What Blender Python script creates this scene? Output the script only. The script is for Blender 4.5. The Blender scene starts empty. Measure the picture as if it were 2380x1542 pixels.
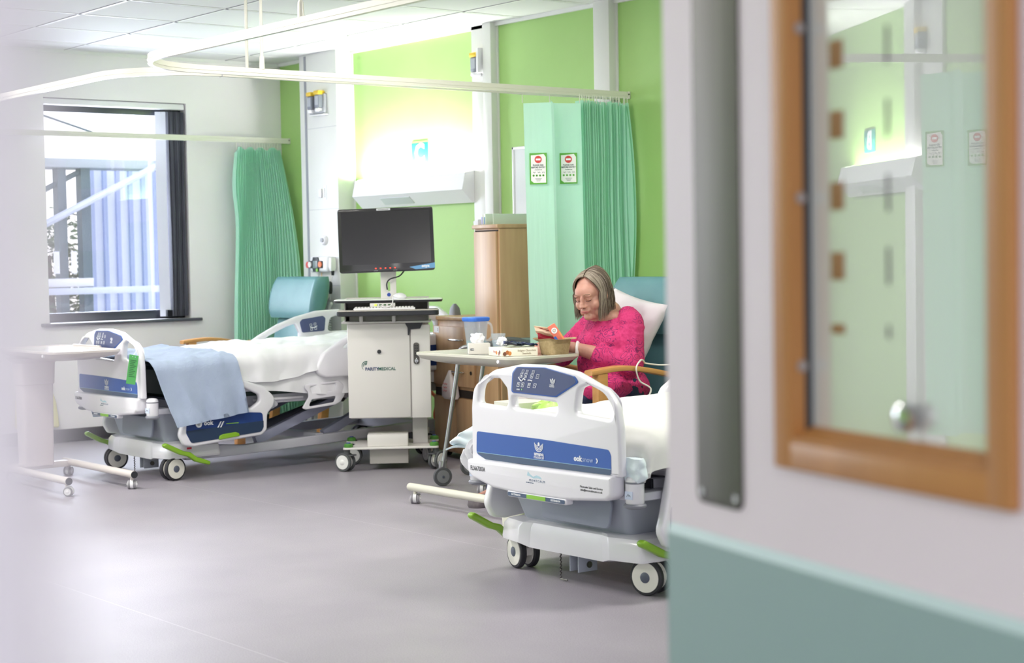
import bpy, bmesh, math, random
from mathutils import Matrix, Vector, noise
R = math.radians
random.seed(7)
C = bpy.context.scene.collection

# ---------------------------------------------------------------- materials
def lin(c):
    return tuple((x/255/12.92 if x/255 <= .04045 else ((x/255+.055)/1.055)**2.4) for x in c) + (1,)
_m = {}
def mat(name, col, rough=.5, metal=0., spec=.5, trans=0., emis=None, es=0., alpha=1., coat=0., sss=0.):
    if name in _m: return _m[name]
    m = bpy.data.materials.new(name); m.use_nodes = True
    b = m.node_tree.nodes['Principled BSDF']
    b.inputs['Base Color'].default_value = lin(col)
    b.inputs['Roughness'].default_value = rough
    b.inputs['Metallic'].default_value = metal
    b.inputs['Specular IOR Level'].default_value = spec
    b.inputs['Transmission Weight'].default_value = trans
    b.inputs['Alpha'].default_value = alpha
    b.inputs['Coat Weight'].default_value = coat
    b.inputs['Coat Roughness'].default_value = .08
    if sss:
        b.inputs['Subsurface Weight'].default_value = sss
        b.inputs['Subsurface Radius'].default_value = (.012, .005, .003)
        b.inputs['Subsurface Scale'].default_value = .6
    if emis:
        b.inputs['Emission Color'].default_value = lin(emis)
        b.inputs['Emission Strength'].default_value = es
    _m[name] = m
    return m
def nodes(m): return m.node_tree.nodes, m.node_tree.links, m.node_tree.nodes['Principled BSDF']
def ramp(n, stops):
    r = n.new('ShaderNodeValToRGB'); cr = r.color_ramp
    while len(cr.elements) < len(stops): cr.elements.new(.5)
    for e, (p, c) in zip(cr.elements, stops): e.position = p; e.color = lin(c)
    return r
def noisy(name, c1, c2, scale, rough=.5, bump=0., stretch=(1,1,1), detail=3, spec=.5, bscale=None, metal=0., coat=0., sss=0.):
    """two-tone noise material with optional bump"""
    if name in _m: return _m[name]
    m = mat(name, c1, rough, metal, spec, coat=coat, sss=sss); n, l, b = nodes(m)
    tc = n.new('ShaderNodeTexCoord'); mp = n.new('ShaderNodeMapping'); mp.inputs['Scale'].default_value = stretch
    l.new(tc.outputs['Object'], mp.inputs['Vector'])
    t = n.new('ShaderNodeTexNoise'); t.inputs['Scale'].default_value = scale; t.inputs['Detail'].default_value = detail
    l.new(mp.outputs[0], t.inputs['Vector'])
    r = ramp(n, [(.3, c1), (.7, c2)]); l.new(t.outputs['Fac'], r.inputs[0]); l.new(r.outputs[0], b.inputs['Base Color'])
    if bump:
        t2 = t
        if bscale:
            t2 = n.new('ShaderNodeTexNoise'); t2.inputs['Scale'].default_value = bscale; t2.inputs['Detail'].default_value = 4
            l.new(mp.outputs[0], t2.inputs['Vector'])
        bp = n.new('ShaderNodeBump'); bp.inputs['Strength'].default_value = bump; bp.inputs['Distance'].default_value = .01
        l.new(t2.outputs['Fac'], bp.inputs['Height']); l.new(bp.outputs[0], b.inputs['Normal'])
    return m

# ---------------------------------------------------------------- mesh helpers
def box(x0, x1, y0, y1, z0, z1, bev=0., seg=2):
    b = bmesh.new(); bmesh.ops.create_cube(b, size=1)
    bmesh.ops.transform(b, matrix=Matrix.Translation(((x0+x1)/2, (y0+y1)/2, (z0+z1)/2)) @ Matrix.Diagonal((abs(x1-x0), abs(y1-y0), abs(z1-z0), 1)), verts=b.verts)
    if bev: bmesh.ops.bevel(b, geom=list(b.edges), offset=bev, segments=seg, profile=.5, affect='EDGES')
    return b
def frame_of(d):
    d = d.normalized(); a = Vector((0, 0, 1)) if abs(d.z) < .9 else Vector((1, 0, 0))
    x = d.cross(a).normalized(); return x, d.cross(x).normalized()
def cyl(p0, p1, r0, r1=None, n=20):
    p0 = Vector(p0); p1 = Vector(p1); r1 = r0 if r1 is None else r1
    x, y = frame_of(p1-p0); b = bmesh.new(); A = []; B = []
    for i in range(n):
        t = 2*math.pi*i/n; d = x*math.cos(t)+y*math.sin(t)
        A.append(b.verts.new(p0+d*r0)); B.append(b.verts.new(p1+d*r1))
    for i in range(n): b.faces.new((A[i], A[(i+1) % n], B[(i+1) % n], B[i]))
    b.faces.new(A[::-1]); b.faces.new(B); bmesh.ops.recalc_face_normals(b, faces=b.faces); return b
def lathe(prof, n=24):
    """profile [(r,z)] turned about z"""
    b = bmesh.new(); rings = []
    for r, z in prof:
        rings.append([b.verts.new((r*math.cos(2*math.pi*i/n), r*math.sin(2*math.pi*i/n), z)) for i in range(n)] if r > 1e-6 else [b.verts.new((0, 0, z))])
    for a, c in zip(rings, rings[1:]):
        for i in range(n):
            j = (i+1) % n
            if len(a) == 1 and len(c) == 1: continue
            if len(a) == 1: b.faces.new((a[0], c[i], c[j]))
            elif len(c) == 1: b.faces.new((a[i], a[j], c[0]))
            else: b.faces.new((a[i], a[j], c[j], c[i]))
    if len(rings[0]) > 1: b.faces.new(rings[0][::-1])
    if len(rings[-1]) > 1: b.faces.new(rings[-1])
    bmesh.ops.recalc_face_normals(b, faces=b.faces); return b
def axis(p, d, z=None):
    """matrix taking z to direction d at p"""
    x, y = frame_of(Vector(d)); d = Vector(d).normalized()
    m = Matrix((x, y, d)).transposed().to_4x4(); m.translation = Vector(p); return m
def catmull(pts, k=6, closed=False):
    P = [Vector(p) for p in pts]; n = len(P); out = []
    rng = range(n if closed else n-1)
    for i in rng:
        g = lambda j: P[j % n] if closed else P[max(0, min(n-1, j))]
        a, b_, c, d = g(i-1), g(i), g(i+1), g(i+2)
        for s in range(k):
            t = s/k; out.append(.5*((2*b_)+(c-a)*t+(2*a-5*b_+4*c-d)*t*t+(3*b_-a-3*c+d)*t**3))
    if not closed: out.append(P[-1])
    return out
def tube(pts, r, n=8, closed=False, rs=None, flat=1.):
    P = [Vector(p) for p in pts]; m = len(P); b = bmesh.new(); rings = []
    up = None
    for i, p in enumerate(P):
        if closed: d = P[(i+1) % m]-P[i-1]
        else: d = P[min(i+1, m-1)]-P[max(i-1, 0)]
        d = d.normalized() if d.length > 1e-9 else Vector((0, 0, 1))
        if up is None: x, y = frame_of(d)
        else:
            x = up-d*up.dot(d); x = x.normalized() if x.length > 1e-6 else frame_of(d)[0]; y = d.cross(x)
        up = x; rr = rs[i] if rs else r
        rings.append([b.verts.new(p+(x*math.cos(2*math.pi*j/n)+y*math.sin(2*math.pi*j/n)*flat)*rr) for j in range(n)])
    for i in range(m if closed else m-1):
        a, c = rings[i], rings[(i+1) % m]
        for j in range(n): b.faces.new((a[j], a[(j+1) % n], c[(j+1) % n], c[j]))
    if not closed: b.faces.new(rings[0][::-1]); b.faces.new(rings[-1])
    bmesh.ops.recalc_face_normals(b, faces=b.faces); return b
def rr(hx, hy, r, n=4, cx=0, cy=0):
    r = min(r, hx*.999, hy*.999); o = []
    for k, (sx, sy) in enumerate(((1, 1), (-1, 1), (-1, -1), (1, -1))):
        for i in range(n+1):
            t = math.pi/2*(k+i/n); o.append((cx+sx*(hx-r)+r*math.cos(t), cy+sy*(hy-r)+r*math.sin(t)))
    return o
def loft(levels, n=4, cap=True):
    """levels (z,hx,hy,r[,cx,cy]) rounded rectangles stacked along z"""
    b = bmesh.new(); rings = []
    for L in levels:
        z, hx, hy, r = L[:4]; cx, cy = (L[4], L[5]) if len(L) > 4 else (0, 0)
        rings.append([b.verts.new((x, y, z)) for x, y in rr(hx, hy, r, n, cx, cy)])
    m = len(rings[0])
    for a, c in zip(rings, rings[1:]):
        for j in range(m): b.faces.new((a[j], a[(j+1) % m], c[(j+1) % m], c[j]))
    if cap: b.faces.new(rings[0][::-1]); b.faces.new(rings[-1])
    bmesh.ops.recalc_face_normals(b, faces=b.faces); return b
def rpoly(pts, r, n=4):
    """polygon with rounded corners; r number or list"""
    out = []; m = len(pts)
    for i in range(m):
        p = Vector(pts[i][:2]); a = (Vector(pts[i-1][:2])-p); c = (Vector(pts[(i+1) % m][:2])-p)
        rad = r[i] if isinstance(r, (list, tuple)) else r
        la, lc = a.length, c.length; a.normalize(); c.normalize()
        ang = a.angle(c)
        if rad <= 0 or ang > 3.05: out.append(tuple(p)); continue
        t = min(rad/math.tan(ang/2), la*.49, lc*.49); q0 = p+a*t; q1 = p+c*t
        for k in range(n+1):
            s = k/n; out.append(tuple(q0*(1-s)**2+p*2*s*(1-s)+q1*s*s))
    return out
def plate(outer, holes=(), th=.02, bev=0., M=None, seg=2):
    """flat plate with holes, thickness th centred on w=0 (uses a filled 2D curve)"""
    cu = bpy.data.curves.new('tmp', 'CURVE'); cu.dimensions = '2D'; cu.fill_mode = 'BOTH'
    for poly in [outer]+list(holes):
        s = cu.splines.new('POLY'); s.points.add(len(poly)-1); s.use_cyclic_u = True
        for p, q in zip(s.points, poly): p.co = (q[0], q[1], 0, 1)
    cu.extrude = max(th/2-bev, 1e-5)
    if bev: cu.bevel_depth = bev; cu.bevel_resolution = seg; cu.offset = -bev
    o = bpy.data.objects.new('tmp', cu); C.objects.link(o)
    dg = bpy.context.evaluated_depsgraph_get(); me = bpy.data.meshes.new_from_object(o.evaluated_get(dg))
    b = bmesh.new(); b.from_mesh(me); bpy.data.objects.remove(o); bpy.data.curves.remove(cu); bpy.data.meshes.remove(me)
    bmesh.ops.remove_doubles(b, verts=b.verts, dist=1e-6)
    if M: b.transform(M)
    return b
def grid(nu, nv, f, closed_u=False):
    b = bmesh.new(); V = [[b.verts.new(f(i/(nu-1), j/(nv-1))) for j in range(nv)] for i in range(nu)]
    for i in range(nu-1):
        for j in range(nv-1): b.faces.new((V[i][j], V[i+1][j], V[i+1][j+1], V[i][j+1]))
    return b
def solid(b, t):
    bmesh.ops.recalc_face_normals(b, faces=b.faces)
    bmesh.ops.solidify(b, geom=list(b.faces), thickness=t); return b
def sph(c, r, n=16, m=10, M=None):
    b = bmesh.new(); bmesh.ops.create_uvsphere(b, u_segments=n, v_segments=m, radius=1)
    r = (r, r, r) if not isinstance(r, (tuple, list)) else r
    T = Matrix.Translation(c) @ (M if M else Matrix()) @ Matrix.Diagonal((*r, 1)); b.transform(T); return b
class MB:
    def __init__(s): s.bm = bmesh.new(); s.mats = []
    def put(s, b, m, M=None):
        if M: b.transform(M)
        if m not in s.mats: s.mats.append(m)
        k = s.mats.index(m)
        for f in b.faces: f.material_index = k
        me = bpy.data.meshes.new('t'); b.to_mesh(me); s.bm.from_mesh(me); bpy.data.meshes.remove(me); b.free(); return s
    def build(s, name, parent=None, ang=38, **k):
        me = bpy.data.meshes.new(name); s.bm.to_mesh(me); s.bm.free()
        for m in s.mats: me.materials.append(m)
        me.shade_smooth()
        try: me.set_sharp_from_angle(angle=R(ang))
        except Exception: pass
        o = bpy.data.objects.new(name, me); C.objects.link(o); o.parent = parent
        tag(o, **k); return o
def tag(o, label=None, cat=None, group=None, kind=None):
    if label: o['label'] = label
    if cat: o['category'] = cat
    if group: o['group'] = group
    if kind: o['kind'] = kind
    return o
def ob(name, b, m, parent=None, M=None, ang=38, **k):
    return MB().put(b, m, M).build(name, parent, ang, **k)
def thing(name, label, cat, loc=(0, 0, 0), rz=0, group=None):
    o = bpy.data.objects.new(name, None); o.empty_display_size = .1; C.objects.link(o)
    o.location = loc; o.rotation_euler = (0, 0, rz); tag(o, label, cat, group); return o
FRONT = Matrix(((1, 0, 0, 0), (0, 0, -1, 0), (0, 1, 0, 0), (0, 0, 0, 1)))       # u->x v->z w->-y
SIDE = Matrix(((0, 0, 1, 0), (1, 0, 0, 0), (0, 1, 0, 0), (0, 0, 0, 1)))         # u->y v->z w->+x
T = Matrix.Translation
def front(x, y, z): return T((x, y, z)) @ FRONT
def side(x, y, z): return T((x, y, z)) @ SIDE
def rot(ax, a): return Matrix.Rotation(R(a), 4, ax)
def text(s, size, align='CENTER', ex=.0003, bold=0.):
    cu = bpy.data.curves.new('tmp', 'FONT'); cu.body = s; cu.size = size; cu.align_x = align; cu.align_y = 'CENTER'
    cu.extrude = ex; cu.offset = bold; cu.resolution_u = 2
    o = bpy.data.objects.new('tmp', cu); C.objects.link(o)
    dg = bpy.context.evaluated_depsgraph_get(); me = bpy.data.meshes.new_from_object(o.evaluated_get(dg))
    b = bmesh.new(); b.from_mesh(me); bpy.data.objects.remove(o); bpy.data.curves.remove(cu); bpy.data.meshes.remove(me)
    return b
def fb(p, s=1., o=3): return noise.fractal(Vector(p)*s, 1., 2., o)
def blob(name, prims, voxel, parent, m, it=6, fac=.5, disp=None, **k):
    """union of ellipsoids by voxel remesh, then smoothed"""
    b = bmesh.new()
    for q in prims:
        t = bpy.data.meshes.new('t'); q.to_mesh(t); b.from_mesh(t); bpy.data.meshes.remove(t); q.free()
    me = bpy.data.meshes.new('tmp'); b.to_mesh(me); b.free()
    o = bpy.data.objects.new('tmp', me); C.objects.link(o)
    md = o.modifiers.new('r', 'REMESH'); md.mode = 'VOXEL'; md.voxel_size = voxel
    sm = o.modifiers.new('s', 'SMOOTH'); sm.iterations = it; sm.factor = fac
    dg = bpy.context.evaluated_depsgraph_get(); me2 = bpy.data.meshes.new_from_object(o.evaluated_get(dg))
    bpy.data.objects.remove(o); bpy.data.meshes.remove(me)
    if disp:
        for v in me2.vertices: v.co = v.co + v.normal*disp(v.co)
    me2.shade_smooth()
    o2 = bpy.data.objects.new(name, me2); o2.data.name = name; me2.materials.clear()
    me2.materials.append(m); C.objects.link(o2); o2.parent = parent; tag(o2, **k); return o2
def limb(pts, rs, k=5, sub=10):
    """chain of spheres between joints"""
    out = []
    for (a, b_), (r0, r1) in zip(zip(pts, pts[1:]), zip(rs, rs[1:])):
        a = Vector(a); b_ = Vector(b_); n = max(2, int((b_-a).length/(min(r0, r1)*.5)))
        for i in range(n+1):
            t = i/n; out.append(sph(a.lerp(b_, t), r0+(r1-r0)*t, sub, max(6, sub-3)))
    return out

# ---------------------------------------------------------------- palette
W_PL = mat('white_plastic', (233, 232, 236), .32, coat=.3)
W_BED = mat('bed_white', (226, 225, 231), .3, coat=.35)
GREY_PL = mat('grey_plastic', (168, 174, 186), .38)
FRAME = mat('frame_grey', (186, 187, 196), .35, coat=.2)
DK = mat('dark_plastic', (38, 40, 46), .45)
TYRE = mat('tyre_grey', (84, 86, 90), .6)
TYRE_D = mat('tyre_dark', (42, 42, 48), .6)
WHEEL_W = mat('wheel_white', (222, 220, 212), .45)
HUB = mat('hub_grey', (84, 90, 106), .45)
CHROME = mat('chrome', (205, 207, 210), .18, metal=1.)
STEEL = noisy('brushed_steel', (112, 110, 106), (94, 92, 89), 6, .48, metal=1., stretch=(60, 60, .4))
GREEN_PED = mat('pedal_green', (128, 172, 42), .35, coat=.2)
BLUE = mat('label_blue', (52, 92, 168), .35)
NAVY = mat('label_navy', (72, 90, 116), .35)
PANEL = mat('keypad_navy', (70, 80, 120), .33)
WHT = mat('print_white', (240, 242, 246), .5)
BLK = mat('print_black', (40, 40, 48), .5)
def wood(name, c1, c2, vertical=True, scale=3.):
    return noisy(name, c1, c2, scale, .42, bump=.03, stretch=(7, 7, .5) if vertical else (7, .5, 7), detail=5)
BEECH = wood('beech', (194, 158, 120), (174, 138, 102))
BEECH_ARM = wood('beech_arm', (206, 152, 92), (186, 130, 72), False)
OAK = wood('door_oak', (186, 132, 78), (172, 120, 68))
VINYL = noisy('teal_vinyl', (98, 142, 147), (88, 133, 139), 9, .42, bump=.04, bscale=60)
LINEN = noisy('white_linen', (232, 232, 235), (224, 225, 229), 5, .85, bump=.12, bscale=14)
WORLD, WINL, UPL, CEIL_FILL = 2.0, 80, 25, 46
# ---------------------------------------------------------------- camera
XW, YG, ZC, EYE = -10.565, 6.338, 2.585, 1.18
cd = bpy.data.cameras.new('camera'); cam = bpy.data.objects.new('camera', cd); C.objects.link(cam)
yaw, pit, rol = R(51.40877), R(2.56191), R(-.99973)
F = Vector((-math.sin(yaw)*math.cos(pit), math.cos(yaw)*math.cos(pit), -math.sin(pit)))
rt = Vector((math.cos(yaw), math.sin(yaw), 0)); up = rt.cross(F)
RT = rt*math.cos(rol)+up*math.sin(rol); UP = -rt*math.sin(rol)+up*math.cos(rol)
cm = Matrix((RT, UP, -F)).transposed().to_4x4(); cm.translation = (0, 0, EYE); cam.matrix_world = cm
cd.sensor_width = 36; cd.lens = 3926.31*36/2380; cd.clip_start = .02; cd.clip_end = 200
cd.dof.use_dof = True; cd.dof.focus_distance = 7.1; cd.dof.aperture_fstop = 4.0; cd.dof.aperture_blades = 9
bpy.context.scene.camera = cam
cy = bpy.context.scene.cycles
cy.max_bounces = 8; cy.diffuse_bounces = 5; cy.glossy_bounces = 4; cy.transmission_bounces = 5; cy.transparent_max_bounces = 8; cy.caustics_reflective = False; cy.caustics_refractive = False
vs = bpy.context.scene.view_settings
vs.view_transform = 'Standard'; vs.look = 'None'; vs.gamma = 1; vs.use_curve_mapping = False; vs.exposure = .2

# ---------------------------------------------------------------- setting
def S(name, b, m, **k): return ob(name, b, m, kind='structure', **k)
m = noisy('vinyl_floor', (150, 145, 155), (161, 156, 165), 2.2, .46, bump=.02, bscale=120, detail=6, spec=.45)
n, l, b = nodes(m)
tc = n.new('ShaderNodeTexCoord'); mp = n.new('ShaderNodeMapping'); mp.inputs['Location'].default_value = (.6, -.9, 0)
l.new(tc.outputs['Object'], mp.inputs[0]); br = n.new('ShaderNodeTexBrick'); br.offset = 0; br.inputs['Scale'].default_value = 1
br.inputs['Brick Width'].default_value = 30; br.inputs['Row Height'].default_value = 1.63; br.inputs['Mortar Size'].default_value = .002
l.new(mp.outputs[0], br.inputs['Vector']); mx = n.new('ShaderNodeMixRGB'); mx.inputs[2].default_value = lin((170, 166, 174))
src = b.inputs['Base Color'].links[0].from_socket
sp = n.new('ShaderNodeTexNoise'); sp.inputs['Scale'].default_value = 240; l.new(tc.outputs['Object'], sp.inputs[0])
sr = ramp(n, [(.35, (205, 203, 206)), (.62, (255, 255, 255))]); l.new(sp.outputs['Fac'], sr.inputs[0])
ml = n.new('ShaderNodeMixRGB'); ml.blend_type = 'MULTIPLY'; ml.inputs[0].default_value = .55; l.new(src, ml.inputs[1]); l.new(sr.outputs[0], ml.inputs[2])
l.new(br.outputs['Fac'], mx.inputs[0]); l.new(ml.outputs[0], mx.inputs[1]); l.new(mx.outputs[0], b.inputs['Base Color'])
S('floor', box(XW-.02, 3.2, -2.6, YG+.02, -.06, 0), m)

m = mat('ceiling_tile', (222, 222, 224), .85); n, l, b = nodes(m)
tc = n.new('ShaderNodeTexCoord'); mp = n.new('ShaderNodeMapping'); mp.inputs['Location'].default_value = (9.6+.03-.585*.0, -4.105, 0)
l.new(tc.outputs['Object'], mp.inputs[0]); br = n.new('ShaderNodeTexBrick'); br.offset = 0; br.inputs['Scale'].default_value = 1
br.inputs['Brick Width'].default_value = .606; br.inputs['Row Height'].default_value = .597; br.inputs['Mortar Size'].default_value = .0; br.inputs['Mortar Smooth'].default_value = 0
br.inputs['Color1'].default_value = lin((224, 223, 226)); br.inputs['Color2'].default_value = lin((219, 218, 222)); br.inputs['Mortar'].default_value = lin((240, 240, 240))
l.new(mp.outputs[0], br.inputs['Vector'])
sp = n.new('ShaderNodeTexNoise'); sp.inputs['Scale'].default_value = 160; l.new(tc.outputs['Object'], sp.inputs[0])
bp = n.new('ShaderNodeBump'); bp.inputs['Strength'].default_value = .25; bp.inputs['Distance'].default_value = .004
add = n.new('ShaderNodeMath'); add.operation = 'MULTIPLY_ADD'; add.inputs[1].default_value = -3; l.new(br.outputs['Fac'], add.inputs[0]); l.new(sp.outputs['Fac'], add.inputs[2])
l.new(add.outputs[0], bp.inputs['Height']); l.new(bp.outputs[0], b.inputs['Normal']); l.new(br.outputs['Color'], b.inputs['Base Color'])
S('ceiling', box(XW-.02, 3.2, -2.6, YG+.02, ZC, ZC+.05), m)
# ceiling grid shadow gaps and wall angle trims
TRIMW = mat('trim_white', (238, 238, 238), .5)
mb = MB()
for i in range(22):
    x = -9.60-.606*2+i*.606
    mb.put(box(x-.011, x-.009, -2.6, YG, ZC-.0035, ZC), mat('tile_gap', (150, 148, 156), .8)); mb.put(box(x-.009, x+.011, -2.6, YG, ZC-.003, ZC), TRIMW)
for j in range(15):
    y = 4.105+.597*3-j*.597
    mb.put(box(XW, 3.2, y-.011, y-.009, ZC-.0035, ZC), mat('tile_gap', (150, 148, 156), .8)); mb.put(box(XW, 3.2, y-.009, y+.011, ZC-.003, ZC), TRIMW)
mb.build('trim_1', kind='structure')
mb = MB(); mb.put(box(XW, 3.2, YG-.02, YG, ZC-.022, ZC), TRIMW); mb.put(box(XW, XW+.02, -2.6, YG, ZC-.022, ZC), TRIMW); mb.build('trim_2', kind='structure')

GREEN = noisy('green_paint', (168, 206, 126), (164, 203, 122), 3, .55, bump=.03, bscale=70)
S('wall_back', box(XW-.3, 3.2, YG, YG+.12, 0, ZC), GREEN)
WALLP = noisy('white_wall_paint', (244, 240, 243), (240, 236, 239), 2, .6, bump=.03, bscale=80)
# window wall with its opening
wy0, wy1, wz0, wz1 = 4.545, 5.582, .79, 2.272
mb = MB()
for a in ((-1.85, -.3, 0, ZC), (1.2, wy0, 0, ZC), (-.3, 1.2, 0, wz0), (-.3, 1.2, wz1, ZC), (wy1, YG, 0, ZC), (wy0, wy1, 0, wz0), (wy0, wy1, wz1, ZC)):
    mb.put(box(XW-.26, XW, *a), WALLP)
mb.build('wall_left', kind='structure')
SKIRT = mat('skirting_charcoal', (46, 44, 49), .45)
mb = MB(); mb.put(box(XW, XW+.012, -2.6, YG, 0, .086, .003), SKIRT); mb.put(box(XW, XW+.03, -2.6, YG, 0, .008, .003), SKIRT); mb.build('baseboard_left', kind='structure')
mb = MB(); mb.put(box(XW, 3.2, YG-.012, YG, 0, .086, .003), SKIRT); mb.build('baseboard_back', kind='structure')
# window: dark aluminium frame, glass, white reveal, sill
ALU = mat('window_charcoal', (52, 54, 64), .35)
win = thing('window_1', None, None, (XW-.11, 0, 0)); win['kind'] = 'structure'
mb = MB()
for a in ((wy0, wy0+.04, wz0, wz1), (wy1-.05, wy1, wz0, wz1), (wy0, wy1, wz1-.085, wz1), (wy0, wy1, wz0, wz0+.06)):
    mb.put(box(-.035, .02, *a, .004), ALU)
mb.put(box(-.02, .03, wy0, wy1, wz0+.055, wz0+.062), mat('window_gasket', (96, 98, 112), .4))
mb.build('window_frame', win)
g = mat('window_glass', (255, 255, 255), 0, trans=1.); 
n, l, b = nodes(g); gl = n.new('ShaderNodeBsdfGlossy'); gl.inputs['Roughness'].default_value = 0; tr = n.new('ShaderNodeBsdfTransparent'); mxs = n.new('ShaderNodeMixShader')
mxs.inputs[0].default_value = .06; l.new(tr.outputs[0], mxs.inputs[1]); l.new(gl.outputs[0], mxs.inputs[2]); l.new(mxs.outputs[0], n['Material Output'].inputs[0])
ob('pane', box(-.012, -.008, wy0+.04, wy1-.05, wz0+.06, wz1-.085), g, win)
ob('sill', box(-.02, .148, wy0-.06, wy1+.07, wz0-.022, wz0, .006), mat('sill_charcoal', (84, 84, 94), .25, coat=.5), win)
# vertical blind drawn to the right
bl = thing('vertical_blind', 'vertical blind drawn aside at the right of the window, white headrail, charcoal slats', 'blind', (XW-.045, 0, 0))
ob('headrail', box(-.03, .035, wy0+.002, wy1-.008, wz1-.045, wz1-.004, .008), W_PL, bl)
BS = noisy('blind_charcoal', (92, 94, 104), (72, 74, 84), 30, .75, stretch=(1, 1, .1)); BW = mat('blind_pale', (206, 208, 222), .6, trans=.0)
def slat(y, a, m, w=.044, nm='slat'):
    b = grid(5, 14, lambda u, v: Vector(((u-.5)*2*w*math.cos(a), y+(u-.5)*2*w*math.sin(a)+.003*math.sin(v*5+y*40), wz1-.06-v*(wz1-wz0-.075))))
    o = ob(nm, solid(b, .0015), m, bl)
slat(5.405, R(62), BW, .036)
for i in range(11): slat(5.438+i*.0115, R(18+7*math.sin(i*1.7)), BS, .04)
mb = MB()
for i in range(12): mb.put(box(-.006, .004, 5.41+i*.0115, 5.414+i*.0115, wz1-.075, wz1-.045), DK)
mb.build('hangers', bl)
mb = MB()
for i in range(24): mb.put(box(-.04+.0, .03, 5.41+i*.0057, 5.411+i*.0057, wz0+.012, wz0+.06), mat('slat_weight', (40, 42, 48), .6))
mb.build('slat_weights', bl)

w2 = thing('added_window', None, None, (XW-.11, 0, 0)); w2['kind'] = 'structure'; mb = MB()  # second window, added out of view to let in more light
for a in ((-.3, -.26, wz0, wz1), (1.16, 1.2, wz0, wz1), (-.3, 1.2, wz1-.05, wz1), (-.3, 1.2, wz0, wz0+.06)): mb.put(box(-.035, .02, *a, .004), ALU)
mb.build('window_frame', w2); ob('pane', box(-.012, -.008, -.26, 1.16, wz0+.06, wz1-.05), g, w2); ob('sill', box(-.02, .148, -.36, 1.26, wz0-.022, wz0, .006), mat('sill_charcoal', (84, 84, 94), .25, coat=.5), w2)
YF = -1.85
S('wall_front', box(XW-.3, -2.2, YF-.12, YF, 0, ZC), GREEN)
# boxed columns on the green wall
COLW = noisy('column_white', (226, 226, 224), (221, 221, 219), 3, .45)
def column(nm, xb, w, dep, extra=None):
    mb = MB(); mb.put(box(xb-w, xb, YG-dep, YG, 0, ZC, .003), COLW)
    mb.put(box(xb, xb+.012, YG-.008, YG, 0, ZC), COLW)
    if extra: extra(mb)
    return mb.build(nm, kind='structure')
# bedhead service column, its panel seams and edge groove
def ex1(mb):
    y = YG-.134
    mb.put(box(-10.02-.002, -9.995, y-.002, y+.01, 0, ZC-.01), mat('groove_grey', (150, 152, 162), .4, metal=.3))
    for z in (2.075, 1.52, 1.19, 1.0): mb.put(box(-9.99, -9.62, y-.0006, y+.01, z-.0012, z+.0012), mat('seam_grey', (176, 178, 186), .6))
    mb.put(box(-9.995, -9.62, y-.003, y+.01, ZC-.16, ZC-.158), mat('seam_grey', (176, 178, 186), .6))
column('trim_3', -9.619, .465, .134, ex1)
def ex2(mb):
    mb.put(box(-8.267, -8.1, YG-.02, YG, 0, ZC, .002), COLW)
    mb.put(box(-8.235, -8.135, YG-.0225, YG-.01, .9, 2.245, .002), COLW)
column('trim_4', -8.033, .08, .055, ex2)
column('trim_5', -6.967, .13, .06)

# ---------------------------------------------------------------- what lies outside the window
sky = mat('canopy_white', (236, 240, 250), .8)
cn = thing('entrance_canopy', 'pale flat canopy with steel posts and sloping braces outside the window', 'canopy', (-13.0, 0, 0))
ob('roof', box(-.25, .1, 4.6, 7.2, 1.955, 2.03, .01), mat('canopy_soffit', (176, 186, 196), .6), cn)
POST = mat('steel_post', (84, 104, 116), .5)
for y, w in ((5.71, .036), (5.915, .04)):
    ob('post', box(-.05, .05, y-w, y+w, -.3, 1.955), POST, cn)
RAIL = mat('brace_white', (206, 214, 236), .5)
ob('brace', tube([(.12, 5.2, 1.34), (.12, 6.75, 2.09)], .03, 8), RAIL, cn)
ob('brace', tube([(.0, 5.3, 1.64), (.0, 5.93, 1.95)], .022, 8), POST, cn)
ob('rail', box(.12, .17, 4.6, 7.2, .93, .985, .004), RAIL, cn)
ob('rail', box(-.02, .06, 4.6, 5.96, .99, 1.06, .004), mat('rail_bright', (240, 242, 250), .5), cn)
for y in (5.64, 5.79): ob('notice', box(.06, .064, y-.025, y+.025, 1.1, 1.28), mat('rail_bright', (240, 242, 250), .5), cn)
cl = noisy('cladding_blue', (226, 232, 244), (216, 224, 242), 1.5, .6)
mb = MB(); mb.put(box(-.05, 0, 6.2, 9.5, -.3, 2.06), cl)
for i in range(24): mb.put(box(0, .03, 6.24+i*.12, 6.24+i*.12+.035, -.3, 2.06), mat('cladding_rib', (166, 180, 220), .6))
o = mb.build('clad_building'); o.location = (-13.6, 0, 0); tag(o, 'pale blue ribbed metal clad building seen through the window', 'building')
LEAF = noisy('foliage', (104, 140, 76), (40, 70, 40), 9, .7)
mb = MB(); b = bmesh.new()
for i in range(9000):
    p = Vector((random.uniform(-.3, .3), random.uniform(-.8, .45), random.uniform(-.9, .75)))
    if fb(p, 3.) < -.22 or p.z > .62+.25*fb(p, 5.): continue
    q = Matrix.Rotation(random.uniform(0, 6.28), 3, 'Z') @ Matrix.Rotation(random.uniform(-1, 1), 3, 'X'); s = random.uniform(.022, .042)
    vs_ = [b.verts.new(p+q @ Vector(c)*s) for c in ((-1, 0, 0), (0, -.5, .2), (1.2, 0, 0), (0, .5, .2))]; b.faces.new(vs_)
mb.put(b, LEAF); mb.put(tube([(0, 0, -1.25), (.02, .05, -.5), (0, 0, .3)], .03, 6), mat('bark', (90, 74, 60), .8)); o = mb.build('shrub'); o.location = (-14.0, 6.02, .95); tag(o, 'leafy green shrub behind the canopy posts outside', 'shrub')
o = ob('roof_edge', tube([(-13, 5.4, 2.43), (-13, 6.02, 2.25)], .009, 6), POST); tag(o, 'thin dark roof edge line outside high in the window', 'roof edge')
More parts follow.
